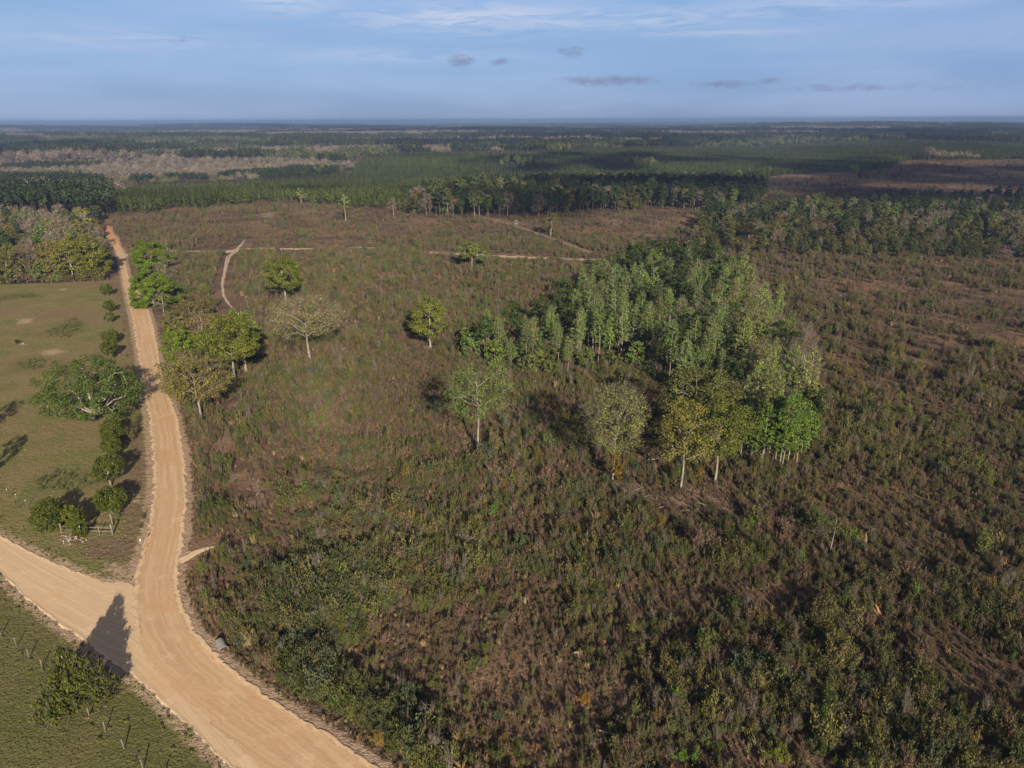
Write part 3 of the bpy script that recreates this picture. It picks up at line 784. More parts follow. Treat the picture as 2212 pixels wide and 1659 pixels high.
hero("oak_tree", "brownish half-leafed tree with pale upright branches behind the yellow roadside tree", "tree", 404, 862, 752, 52, BROWNG, base=0.22, style='dome', nc=80, per=34, leaf=0.42, tw=8, bark=M_BARKW, dead=8)
hero("oak_tree", "yellow-leafed tree with a white trunk close to the dirt road", "tree", 436, 917, 772, 60, (0.145, 0.132, 0.042), base=0.40, style='ball', nc=110, per=40, leaf=0.36, tw=12, bark=M_BARKW, trunk_r=0.27, fork=0.75, limbs=8, shell=0.4)
# in the clearing
hero("oak_tree", "wide grey-green half-leafed tree with spreading pale limbs near the roadside group", "tree", 669, 782, 634, 70, (0.165, 0.165, 0.078), base=0.44, style='dome', nc=120, per=26, leaf=0.36, tw=18, bark=M_BARKW, trunk_r=0.36, fork=0.6, limbs=7)
hero("oak_tree", "dome-crowned olive oak standing alone beyond the grey-green spreading tree", "tree", 618, 652, 550, 45, OLIVE, base=0.34, style='dome', nc=90, per=66, leaf=0.52, trunk_r=0.42, bark=M_BARKW)
hero("oak_tree", "yellow green tree with a ragged crown left of the grove", "tree", 930, 752, 642, 42, (0.112, 0.132, 0.028), base=0.30, style='dome', nc=75, per=60, leaf=0.46, trunk_r=0.32, cr=1.3)
hero("oak_tree", "dull green umbrella-shaped tree standing just in front of the sandy track", "tree", 1020, 586, 521, 31, (0.100, 0.126, 0.036), base=0.40, style='dome', nc=60, per=70, leaf=0.6, bark=M_BARKW)
hero("oak_tree", "lone thin olive tree beside the worn diagonal track", "tree", 1190, 509, 459, 18, (0.090, 0.090, 0.028), base=0.40, style='column', nc=40, per=30, leaf=0.6, bark=M_BARKW)
hero("poplar_tree", "tall pale green tree at the far edge of the clearing with a long bare trunk", "tree", 747, 478, 419, 13, PALE, base=0.5, style='dome', nc=26, per=26, leaf=0.7, bark=M_BARKW)
hero("bare_tree", "small bare grey tree at the far edge of the clearing", "tree", 850, 467, 426, 13, (0.14, 0.12, 0.1), base=0.4, style='dome', nc=26, per=4, leaf=0.5, tw=22, bark=M_BARK, twr=0.1)
hero("poplar_tree", "small pale tree against the pine plantation, left of centre", "tree", 652, 439, 404, 11, (0.16, 0.17, 0.07), base=0.35, style='dome', nc=26, per=24, leaf=0.7, bark=M_BARKW)
hero("bare_tree", "thin bare whitish tree beside the start of the sandy track", "tree", 492 * .737, 738 * .737, 512, 9, GREY, base=0.4, style='column', nc=16, per=8, leaf=0.5, tw=12, bark=M_BARKW)
hero("poplar_tree", "tall light green tree with pale upswept limbs and a long white trunk in mid clearing", "tree", 1034, 978, 790, 72, (0.095, 0.145, 0.034), base=0.38, style='fan', nc=110, per=32, leaf=0.32, tw=8, bark=M_BARKW, trunk_r=0.25, fork=0.82, limbs=9, cr=1.3, shell=0.45)
t_u = hero("poplar_tree", "fan-shaped yellowish green tree with fine grey twigs and an ivy-wrapped stem", "tree", 1324, 1046, 832, 70, (0.140, 0.166, 0.044), base=0.40, style='ball', nc=140, per=24, leaf=0.30, tw=20, bark=M_BARKW, trunk_r=0.20, fork=0.62, limbs=10, cr=1.3, shell=0.6)
hero("oak_tree", "yellow-leafed tree with a tall bare pale trunk at the grove's front", "tree", 1470, 1064, 866, 62, (0.136, 0.136, 0.040), base=0.42, style='dome', nc=72, per=62, leaf=0.34, bark=M_BARKW, trunk_r=0.24, fork=0.68, cr=1.2, sub=1.3)
hero("oak_tree", "olive gold tree beside the yellow-leafed one, bare grey trunk below", "tree", 1544, 1040, 848, 72, (0.088, 0.106, 0.026), base=0.40, style='dome', nc=96, per=60, leaf=0.37, bark=M_BARK, trunk_r=0.24, fork=0.66, cr=1.35)
hero("oak_tree", "broad dull olive oak rising behind the yellow-leafed tree, before the grove", "tree", 1492, 965, 790, 76, (0.088, 0.100, 0.034), base=0.42, style='dome', nc=100, per=52, leaf=0.40, bark=M_BARKW, trunk_r=0.28, fork=0.7, cr=1.4)
# cedars
GR_CED = "cedars along the pasture fence"
ck = dict(lm=M_NEEDLE, bark=M_BARK, asp=1.9, upb=0.1, fork=0.85, shell=0.75, flat=1.0, limbs=3)
def cedar(label, bx, by, ty, hw, style='ball', nc=110, per=34, leaf=0.22, base=0.16, tint=CEDAR, hs=1.0, cr=None, **k):
    bp = at(bx, by)
    R = hw * proj(bp)[2] / FT
    kw = dict(ck); kw.update(k)
    return hero("cedar_tree", label, "cedar tree", bx, by, ty, hw, tint, GR_CED, hs, base=base, style=style, nc=nc, per=per, leaf=leaf, cr=cr or max(0.34, R * 0.24), **kw)
cedar("small dark cedar at the far end of the fence row, beside the field's back fence", 232, 638, 612, 12, nc=60, leaf=0.32)
cedar("small egg-shaped cedar second from the far end of the fence row", 238, 674, 648, 10, nc=50, leaf=0.30)
cedar("smallest thin cedar third from the far end of the fence row", 239, 697, 673, 8, nc=40, leaf=0.28)
cedar("dark round cedar, the farther of the close pair in the fence row", 241, 742, 713, 16, nc=80, leaf=0.28)
cedar("dark round cedar, the nearer of the close pair in the fence row", 239, 773, 738, 15, nc=80, leaf=0.28)
cedar("low cedar half hidden behind the sprawling pasture oak", 244, 812, 789, 11, nc=30, leaf=0.3)
cedar("shaggy cedar touching the near side of the sprawling pasture oak", 248, 955, 908, 24, style='dome', nc=120)
cedar("olive cedar between the shaggy one and the ball-shaped one", 246, 987, 944, 17, nc=100)
cedar("ball-shaped cedar on a short bare trunk in the fence row", 241, 1050, 983, 24, nc=140, base=0.26)
cedar("ball-shaped cedar standing nearest the wooden corner gate post", 244, 1110, 1056, 27, nc=150, base=0.2)
cedar("bushy cedar left of the wooden fence rails at the corner", 112, 1140, 1080, 32, style='dome', nc=150, base=0.06)
cedar("smaller yellowish cedar wedged behind the fence rails", 157, 1137, 1090, 18, style='dome', nc=60, base=0.06, tint=(0.085, 0.092, 0.016))
cedar("upright cedar growing through the fence rails at the corner", 176, 1158, 1096, 19, style='column', nc=80, base=0.04)
cedar("large conical cedar by the lower wire fence, its shadow across the road junction", 166, 1534, 1392, 76, style='cone', nc=230, per=56, leaf=0.25, base=0.05, tint=(0.066, 0.080, 0.018), cr=0.55, shell=0.45, asp=2.4, dead=0, tw=10, twl=0.9, wob_=1.7, sub=1.1)
cedar("cedar at the left border of the photo whose shadow falls on the pasture", -32, 935, 862, 26, nc=70)
cedar("nearer cedar beyond the left border of the photo", -38, 1035, 950, 26, nc=70)

# ------------------------------------------------------------------ the grove and the woods: shared tree kinds, every tree placed on its own
def protos(n, **k):
    out = []
    for i in range(n):
        _seed[0] += 1
        out.append(build_tree(_seed[0], **k))
    return out
K_POPLAR = protos(7, h=18, R=1.85, base=0.34, style='column', nc=110, per=20, leaf=0.25, cr=0.46, trunk_r=0.13, fork=0.90, bark=M_BARKW, limbs=4, shell=0.35, twl=1.0, tw=4, sub=1.1)
K_POPLAR += protos(3, h=17, R=2.3, base=0.36, style='column', nc=110, per=22, leaf=0.25, cr=0.52, tw=5, trunk_r=0.17, fork=0.8, bark=M_BARK, limbs=5, shell=0.45)
K_PINE = protos(4, h=18, R=3.0, base=0.52, style='dome', nc=42, per=44, leaf=0.42, cr=0.95, trunk_r=0.19, fork=0.92, bark=M_BARKD, lm=M_NEEDLE, limbs=4, flat=0.55, sub=1.1)
K_BARE = protos(4, h=15, R=3.0, base=0.3, style='fan', nc=40, per=5, leaf=0.34, tw=14, cr=0.9, trunk_r=0.15, fork=0.7, bark=M_BARKW, limbs=6, twl=1.5)
K_UNDER = protos(4, h=7, R=2.4, base=0.08, style='dome', nc=38, per=34, leaf=0.42, cr=0.75, trunk_r=0.08, fork=0.6, bark=M_BARK, limbs=5)

def place(kind, cat, pair, p, rz, sc, tint, label, group, parts=True):
    if parts:
        root = empty(kind, p, rz, sc)
        obj("trunk", pair[0], root); obj("crown", pair[1], root, tint=tint)
    return tag(root, label, cat, group)
def darts(P, dmin, n, rng, grow=1.0):
    lo = P.min(0); hi = P.max(0); cell = {}
    out = []
    for _ in range(n):
        q = lo + rng.random(2) * (hi - lo)
        k = (int(q[0] // dmin), int(q[1] // dmin))
        if any(np.hypot(*(o - q)) < dmin for a in (-1, 0, 1) for b in (-1, 0, 1) for o in cell.get((k[0] + a, k[1] + b), ())): continue
        if not inside(P, q[:1], q[1:])[0]: continue
        cell.setdefault(k, []).append(q); out.append(q)
    return np.array(out)
rng = np.random.default_rng(7)
jit = lambda c, a=0.16: tuple(np.array(c) * (1 + rng.normal() * a) * (1 + rng.normal(size=3) * 0.07))
gp = darts(P_GROVE, 3.3, 14000, rng)
G_GROVE = "trees of the dense green grove in the clearing"
n_kind = {}
for q in gp:
    p = np.array([q[0], q[1], float(terrain(*q))])
    tx, ty, dep = proj(p)
    e = float(sdist(P_GROVE, q[:1], q[1:])[0])
    u = rng.random()
    backp = sst(700 - ty, 30, 110) * sst(tx - 1230, 0, 90)
    if u < 0.10 + 0.72 * backp:
        place("pine_tree", "pine tree", K_PINE[rng.integers(4)], p, rng.random() * 6.28, rng.uniform(0.72, 0.98), jit(PINE), "dark green pine among the bright young trees of the grove", G_GROVE)
    elif u > 0.90 and tx > 1350 or (tx > 1600 and u > 0.74):
        place("bare_tree", "tree", K_BARE[rng.integers(4)], p, rng.random() * 6.28, rng.uniform(0.6, 0.95), jit((0.13, 0.125, 0.07)), "grey bare-twigged tree among the green trees of the grove", G_GROVE)
    elif e < 3.2 and ty > 700 and rng.random() < 0.55 or rng.random() < 0.10:
        place("young_tree", "tree", K_UNDER[rng.integers(4)], p, rng.random() * 6.28, rng.uniform(0.7, 1.25), jit((0.075, 0.100, 0.028)), "low bushy tree at the foot of the grove", G_GROVE)
    else:
        small = 0.74 if tx < 1240 else 0.92
        ct = (0.108, 0.176, 0.036) if rng.random() < 0.4 else (0.102, 0.150, 0.044)
        if tx > 1560: ct = (0.130, 0.180, 0.044)
        place("poplar_tree", "tree", K_POPLAR[rng.integers(10)], p, rng.random() * 6.28, small * rng.uniform(0.58, 1.14), jit(ct, 0.2), "slender light green young tree packed inside the grove", G_GROVE)
# the bright clump of white stems at the grove's near corner
for i, (bx, by, ty) in enumerate([(1684, 1018, 850), (1690, 1014, 835), (1700, 1010, 846), (1712, 996, 852), (1728, 985, 862), (1672, 1004, 858), (1745, 975, 880), (1600, 992, 872), (1622, 1000, 885), (1644, 1008, 862), (1660, 990, 850), (1718, 1002, 890)]):
    hero("poplar_tree", "vivid green tree of the white-stemmed clump at the grove's near right corner", "tree", bx, by, ty, 19, (0.092, 0.150, 0.032), "white-stemmed clump at the corner of the grove", base=0.26, style='column', nc=95, per=15, leaf=0.34, cr=0.45, trunk_r=0.12, fork=0.85, bark=M_BARKW, limbs=3)
hero("pine_tree", "broad pine crown highest at the back of the grove", "pine tree", 1435, 622, 522, 34, (0.040, 0.058, 0.02), base=0.55, style='dome', nc=60, per=50, leaf=0.5, lm=M_NEEDLE, bark=M_BARKD)
hero("pine_tree", "pine with a layered crown at the grove's back left corner", "pine tree", 1345, 640, 536, 30, (0.034, 0.050, 0.02), base=0.5, style='dome', nc=55, per=50, leaf=0.5, lm=M_NEEDLE, bark=M_BARKD)
hero("bare_tree", "grey leafless tree with upswept white branches at the grove's right side", "tree", 1638, 852, 745, 34, GREY, base=0.3, style='fan', nc=70, per=1, leaf=0.3, tw=16, bark=M_BARKW, twl=1.8)
hero("bare_tree", "pale half-leafed tree at the right-hand tip of the grove", "tree", 1725, 880, 748, 32, (0.14, 0.14, 0.07), base=0.3, style='fan', nc=60, per=8, leaf=0.3, tw=14, bark=M_BARKW, twl=1.6)
hero("pine_tree", "thin leaning pole of a pine with a small tuft in the lower right brush", "pine tree", 1793, 1195, 1118, 20, (0.07, 0.085, 0.03), base=0.5, style='column', nc=16, per=24, leaf=0.3, lm=M_NEEDLE, bark=M_BARK, trunk_r=0.09, lean=0.06)

# mixed woods: right-hand wood, middle wood, left-hand wood behind the pasture
K_OAK = protos(5, h=11, R=4.2, base=0.04, style='dome', nc=60, per=50, leaf=0.52, cr=1.25, trunk_r=0.22, fork=0.55, bark=M_BARK, limbs=5)
K_MPINE = protos(4, h=14, R=2.6, base=0.40, style='column', nc=48, per=34, leaf=0.5, cr=0.8, trunk_r=0.18, fork=0.92, bark=M_BARKD, lm=M_NEEDLE, limbs=3)
K_MBARE = protos(4, h=12, R=3.6, base=0.28, style='dome', nc=40, per=6, leaf=0.6, tw=12, cr=1.1, trunk_r=0.17, fork=0.6, bark=M_BARK, limbs=6, twl=1.8, twr=0.10)
K_MPOP = protos(3, h=15, R=3.0, base=0.40, style='column', nc=60, per=26, leaf=0.55, cr=0.8, trunk_r=0.17, fork=0.85, bark=M_BARKW, limbs=4)
stuff_pts = []
def wood_tint(kind, ty=0):
    if kind == 0: return jit([(0.072, 0.078, 0.028), (0.058, 0.066, 0.028), (0.085, 0.082, 0.036)][rng.integers(3)])
    if kind == 1: return jit((0.030, 0.043, 0.018))
    if kind == 2: return jit((0.13, 0.115, 0.085), 0.1)
    return jit([(0.088, 0.115, 0.036), (0.078, 0.100, 0.040)][rng.integers(2)])
KINDS = (K_OAK, K_MPINE, K_MBARE, K_MPOP)
KN = ("oak_tree", "pine_tree", "bare_tree", "poplar_tree")
KL = ("rounded grey-green tree", "dark pointed pine", "grey leafless tree", "light green tall tree")
def wood(P, dmin, n, mixf, where, group, count, size=(0.75, 1.15), lift=None):
    pts = darts(P, dmin, n, rng)
    p3 = np.column_stack([pts, terrain(pts[:, 0], pts[:, 1])])
    tx, ty, dep = proj(p3)
    vis = (tx > -420) & (tx < 2640)
    p3 = p3[vis]; dep = dep[vis]; tx = tx[vis]; ty = ty[vis]
    # the front of the wood and its crown edge show largest
    o = np.argsort(dep + 9999 * ((tx < -30) | (tx > 2242))); p3 = p3[o]; tx = tx[o]; ty = ty[o]
    for i, p in enumerate(p3):
        k = int(np.searchsorted(np.cumsum(mixf(tx[i], ty[i])), rng.random()))
        k = min(k, 3)
        sc = rng.uniform(*size) * (0.62 if where.endswith('right of the grove') and ty[i] > 530 else 1); rz = rng.random() * 6.28; tn = wood_tint(k)
        if lift: tn = tuple(np.array(tn) * lift)
        v = rng.integers(len(KINDS[k]))
        if i < count:
            place(KN[k], "tree", KINDS[k][v], p, rz, sc, tn, KL[k] + where, group)
        else:
            stuff_pts.append((p, k, v, rz, sc, tn))
def mix_right(tx, ty):
    if 1700 < tx < 1930 and 455 < ty < 500: return (0.45, 0.15, 0.15, 0.25)
    if ty > 530: return (0.84, 0.04, 0.12, 0.0)
    if tx > 1750 and ty > 490: return (0.58, 0.12, 0.22, 0.08)
    if ty > 515: return (0.70, 0.16, 0.14, 0.0)
    return (0.50, 0.36, 0.10, 0.04)
wood(P_WRIGHT, 6.2, 26000, mix_right, " in the front of the wood right of the grove", "trees of the wood at the right", 150, (0.62, 1.0))
def mix_mid(tx, ty):
    if tx < 1080: return (0.18, 0.32, 0.22, 0.28)
    return (0.22, 0.62, 0.14, 0.02)
wood(P_WMID, 6.0, 16000, mix_mid, " in the dark wood behind the middle of the clearing", "trees of the dark middle wood", 90, (0.85, 1.3))
def mix_left(tx, ty):
    if ty < 520: return (0.36, 0.16, 0.44, 0.04)
    if ty > 560: return (0.66, 0.06, 0.24, 0.04)
    return (0.42, 0.08, 0.42, 0.08)
wood(P_LEFT_MIX, 6.4, 9000, mix_left, " in the wood behind the pasture", "trees of the wood behind the pasture", 90, (0.6, 0.95), 1.4)
GLW = "tall trees at the front of the wood behind the pasture"
hero("oak_tree", "large olive oak at the corner of the wood by the pasture and the dirt road", "tree", 204, 596, 503, 38, (0.118, 0.126, 0.026), GLW, base=0.02, style='dome', nc=110, per=56, leaf=0.6, cr=1.5, hscale=1.0)
hero("oak_tree", "olive gold oak in the wood's front, second from the dirt road", "tree", 158, 600, 506, 40, (0.130, 0.126, 0.028), GLW, base=0.02, style='dome', nc=100, per=54, leaf=0.6, cr=1.5, hscale=1.0)
hero("oak_tree", "yellowish tree in the wood's front with a small bright green tree behind it", "tree", 118, 603, 520, 36, (0.135, 0.122, 0.034), GLW, base=0.02, style='dome', nc=90, per=48, leaf=0.6, cr=1.4, hscale=1.0)
hero("oak_tree", "brown-grey twiggy tree in the front of the wood behind the pasture", "tree", 70, 607, 530, 34, (0.110, 0.084, 0.052), GLW, base=0.02, style='dome', nc=80, per=30, leaf=0.5, tw=10, cr=1.4, hscale=1.0)
hero("oak_tree", "grey-green oak at the left border in front of the wood behind the pasture", "tree", 22, 609, 522, 38, (0.115, 0.115, 0.038), GLW, base=0.02, style='dome', nc=90, per=42, leaf=0.6, cr=1.5, hscale=1.0)
hero("oak_tree", "small vivid green tree inside the wood behind the pasture", "tree", 92, 560, 500, 15, (0.07, 0.135, 0.024), GLW, base=0.1, style='dome', nc=36, per=44, leaf=0.6)
hero("oak_tree", "yellow green tree at the top of the orange road cut", "tree", 188, 512, 446, 20, (0.135, 0.14, 0.038), GLW, base=0.15, style='dome', nc=60, per=34, leaf=0.7)

for _ in range(34):
    q = at(rng.uniform(-60, 236), 609 - rng.uniform(0, 5))
    place("young_tree", "tree", K_UNDER[rng.integers(4)], q, rng.random() * 6.28, rng.uniform(0.45, 0.85), jit((0.085, 0.088, 0.030)), "low bushy growth along the fence in front of the pasture wood", GLW + ", low growth")
def pack(arr, name, protos_, label, cat):
    if not arr: return
    scatter(name, [a[0] for a in arr], [a[1] for a in arr], [a[2] for a in arr], [a[3] for a in arr], [a[4] for a in arr], protos_, label, cat)
def join_pair(pair, name):
    """trunk and crown meshes of a kind as one mesh, for trees too far off to show parts"""
    b = MB(); mats = []
    for me in pair:
        o0 = len(mats); mats += list(me.materials)
        nv = len(me.vertices); v = np.empty(nv * 3, np.float32); me.vertices.foreach_get("co", v)
        base = b.addv(v.reshape(-1, 3))
        nl = len(me.loops); li = np.empty(nl, np.int32); me.loops.foreach_get("vertex_index", li)
        npo = len(me.polygons); st = np.empty(npo, np.int32); me.polygons.foreach_get("loop_start", st)
        tot = np.diff(np.append(st, nl)); mi = np.empty(npo, np.int32); me.polygons.foreach_get("material_index", mi)
        for k_, L_, M_ in ((4, b.q, b.qm), (3, b.t, b.tm)):
            s_ = st[tot == k_]
            if len(s_): L_.append(li[s_[:, None] + np.arange(k_)] + base); M_.append(mi[tot == k_] + o0)
    return b.mesh(name, mats)
flatp = []; index = {}
for k, K in enumerate(KINDS):
    for v, pr in enumerate(K):
        index[(k, v)] = len(flatp); flatp.append(join_pair(pr, KN[k]))
pack([(p, index[(k, v)], rz, sc, tn) for p, k, v, rz, sc, tn in stuff_pts], "woods", flatp, "mixed woods massed behind the clearing and pasture", "woods")

# ------------------------------------------------------------------ plantation and far woods: patches of many small trees
def patch(seed, size, n, kind, regular=False):
    r = np.random.default_rng(seed); b = MB()
    m = int(math.sqrt(n)); st = size / m
    for i in range(m):
        for j_ in range(m):
            x = (i + 0.5 + r.uniform(-.22, .22) * (1 if regular else 1.9)) * st - size / 2
            y = (j_ + 0.5 + r.uniform(-.22, .22) * (1 if regular else 1.9)) * st - size / 2
            tv = r.normal() * 0.24
            if kind == 'pine':
                h = r.uniform(7.0, 10.0); R = r.uniform(1.5, 2.0); nl = 44
                u = r.random(nl) ** 0.8; a = r.random(nl) * 6.28; q = R * (1.02 - u) * (0.6 + 0.4 * r.random(nl))
                c = np.stack([x + q * np.cos(a), y + q * np.sin(a), 0.8 + u * (h - 1.0)], -1)
                nr = np.stack([np.cos(a), np.sin(a), np.full(nl, 0.5)], -1) + r.normal(size=(nl, 3)) * 0.45
                b.leaves(c, nr, 1.0 * (1.15 - 0.5 * u), r, 0, 1.7, np.tile([0, 0, 1.0], (nl, 1)), tv)
            else:
                h = r.uniform(9, 15) if kind != 'tallpine' else r.uniform(13, 18)
                R = r.uniform(2.8, 4.4) * (1.25 if kind == 'bare' else 1) if kind != 'tallpine' else r.uniform(1.8, 2.6)
                nl = {'bare': 110, 'leaf': 54, 'tallpine': 36}[kind]
                v = r.normal(size=(nl, 3)); v /= np.linalg.norm(v, axis=1)[:, None]
                q = r.random(nl) ** 0.4
                if kind == 'bare': v[:, 2] = np.abs(v[:, 2]) * 1.3 - 0.3
                hz = 0.36 * h if kind != 'tallpine' else 0.26 * h
                c = np.stack([x + v[:, 0] * q * R, y + v[:, 1] * q * R, h - hz + v[:, 2] * q * hz], -1)
                if kind == 'bare':
                    b.leaves(c, v + r.normal(size=v.shape) * .8, 0.95, r, 0, 2.2, np.array([0, 0, 1.0]) + v * .8, tv)
                    b.twigs(c, v + np.array([0, 0, .6]), 1.8, 0.12, r, 1)
                else: b.leaves(c, v + np.array([0, 0, .3]) + r.normal(size=v.shape) * .5, 1.35, r, 0, 1.0, None, tv)
                b.tube([[x, y, -1], [x, y, h * 0.75]], [0.2, 0.08], 3, 1, False)
    return b.mesh(kind, [{'pine': M_NEEDLE, 'tallpine': M_NEEDLE, 'bare': M_TWIG, 'leaf': M_LEAF}[kind], M_BARKD if 'pine' in kind else M_TWIGB])
PP = [patch(300 + i, 22, 25, 'pine', True) for i in range(5)]
PB = [patch(310 + i, 30, 9, 'bare') for i in range(4)]
PL = [patch(320 + i, 30, 25, 'leaf') for i in range(4)]
PT = [patch(330 + i, 28, 36, 'tallpine') for i in range(4)]
AZV = math.radians(44)
def cells(size, r0, r1):
    n = int(r1 / size) + 1
    X, Y = np.meshgrid(np.arange(-n, n + 1) * size, np.arange(0, n + 1) * size)
    X = X.ravel().astype(float); Y = Y.ravel().astype(float)
    R2 = np.hypot(X, Y); k = (R2 > r0) & (R2 < r1) & (np.abs(np.arctan2(X, Y)) < AZV)
    return X[k], Y[k]
def seg(Ps, size, r0, r1, pr, tintf, arr):
    X, Y = cells(size, r0, r1)
    if Ps is not None:
        k = np.zeros(len(X), bool)
        for P in Ps: k |= inside(P, X, Y)
        X, Y = X[k], Y[k]
    Z = terrain(X, Y)
    for x, y, z in zip(X, Y, Z):
        arr.append(((x, y, z), int(rng.integers(pr)), rng.integers(4) * math.pi / 2, rng.uniform(0.9, 1.12), tintf(x, y)))
    return X, Y
def t_pine(x, y):
    k = 0.40 + 1.15 * fbm(np.array([x / 150.0]), np.array([y / 110.0]), 3)[0]
    return np.array((0.042, 0.055, 0.016)) * k * (1 + rng.normal() * 0.05)
def t_bare(x, y):
    k = 0.75 + 0.5 * fbm(np.array([x / 80.0]), np.array([y / 80.0]), 3)[0]
    c = np.array((0.175, 0.155, 0.142)); d = np.array((0.15, 0.145, 0.075))
    f = 1.0 if rng.random() < 0.10 else 0.0
    return (c * (1 - f) + d * f) * k
def t_tp(x, y): return np.array((0.030, 0.042, 0.020)) * (1 + rng.normal() * 0.12)
a = []; seg([P_PLANT], 22, 450, 3000, 5, t_pine, a)
pack(a, "pine_plantation", PP, "dense rows of young pines in the plantation beyond the clearing", "pine plantation")
a = []; seg([P_BARE_WOOD, P_BARE_WOOD2, P_BARE_WOOD3], 26, 400, 3000, 4, t_bare, a)
for i_, q_ in enumerate(a):
    n_ = fbm(np.array([q_[0][0] / 230.0 + 8]), np.array([q_[0][1] / 70.0]), 3)[0]
    if n_ > 0.60: a[i_] = (q_[0], 4 + int(rng.integers(4)), q_[2], 0.85, np.array((0.032, 0.044, 0.020)))
    elif n_ > 0.555: a[i_] = (q_[0], q_[1], q_[2], 0.8, np.array((0.115, 0.122, 0.05)))
pack(a, "bare_woods", PB + PT, "grey leafless bottomland woods beyond the left plantation", "bare woods")
a = []; seg(P_LEFT_PINE, 27, 400, 2500, 4, t_tp, a)
pack(a, "pine_woods", PT, "dark pine stands at the left beyond the pasture wood", "pine woods")
# light green stands inside the plantation
G_ISL = "light green trees standing in the pine plantation"
for cx_, cy_, n_, w_, hh in ((1130, 362, 16, 46, 1.15), (1370, 360, 20, 58, 1.0), (960, 432, 12, 36, 1.0), (1050, 415, 10, 44, 1.0), (1865, 384, 14, 40, 1.0), (720, 378, 10, 36, 1.0), (1660, 376, 6, 40, .8)):
    for _ in range(n_):
        q = at(cx_ + rng.normal() * w_ * 0.55, cy_ + rng.normal() * 4 + 3)
        k = 3 if rng.random() < 0.62 else (0, 1, 2)[rng.integers(3)]
        v = rng.integers(len(KINDS[k]))
        place(KN[k], "tree", KINDS[k][v], q, rng.random() * 6.28, hh * rng.uniform(0.75, 1.15), jit((0.110, 0.140, 0.046)) if k == 3 else wood_tint(k), KL[k] + " in a small stand amid the pine plantation", G_ISL)
# far country in woods, patch by patch
X, Y = cells(44, 900, 7500)
busy = np.zeros(len(X), bool)
for P in [P_PLANT, P_BARE_WOOD, P_BARE_WOOD2, P_BARE_WOOD3, P_CLEAR2, P_CC, P_WMID, P_WRIGHT, P_LEFT_MIX] + P_LEFT_PINE: busy |= sdist(P, X, Y) > -12
keep = ~busy & (rng.random(len(X)) < np.where(np.hypot(X, Y) > 4500, 0.6, 1.0))
X, Y = X[keep], Y[keep]; Z = terrain(X, Y)
f1 = fbm(X / 620 + 4, Y / 420 + 2, 4); f2 = fbm(X / 700 + 40, Y / 230 + 11, 4); f3 = fbm(X / 160, Y / 120 + 77, 3)
arr = []
for x, y, z, a1, a2, a3 in zip(X, Y, Z, f1, f2, f3):
    if a2 > 0.585: k = 0; tn = np.array((0.175, 0.150, 0.138))
    elif a1 > 0.53 and a3 > 0.45: k = 4; tn = np.array((0.072, 0.086, 0.040)) if a3 > 0.55 else np.array((0.052, 0.060, 0.034))
    elif a1 > 0.46: k = 8; tn = np.array((0.038, 0.048, 0.020))
    else: k = 8; tn = np.array((0.019, 0.026, 0.017))
    if abs(a2 - 0.44) < 0.010 and a3 > 0.5: continue
    arr.append(((x, y, z), k + int(rng.integers(4)), rng.random() * 6.28, 1.45 * rng.uniform(0.85, 1.1), tn * (1 + rng.normal() * 0.10) * (0.8 + 0.4 * a3 / 0.5 * 0.5)))
pack(arr, "distant_woods", PB + PL + PT, "woods of the far country stretching to the horizon", "distant woods")

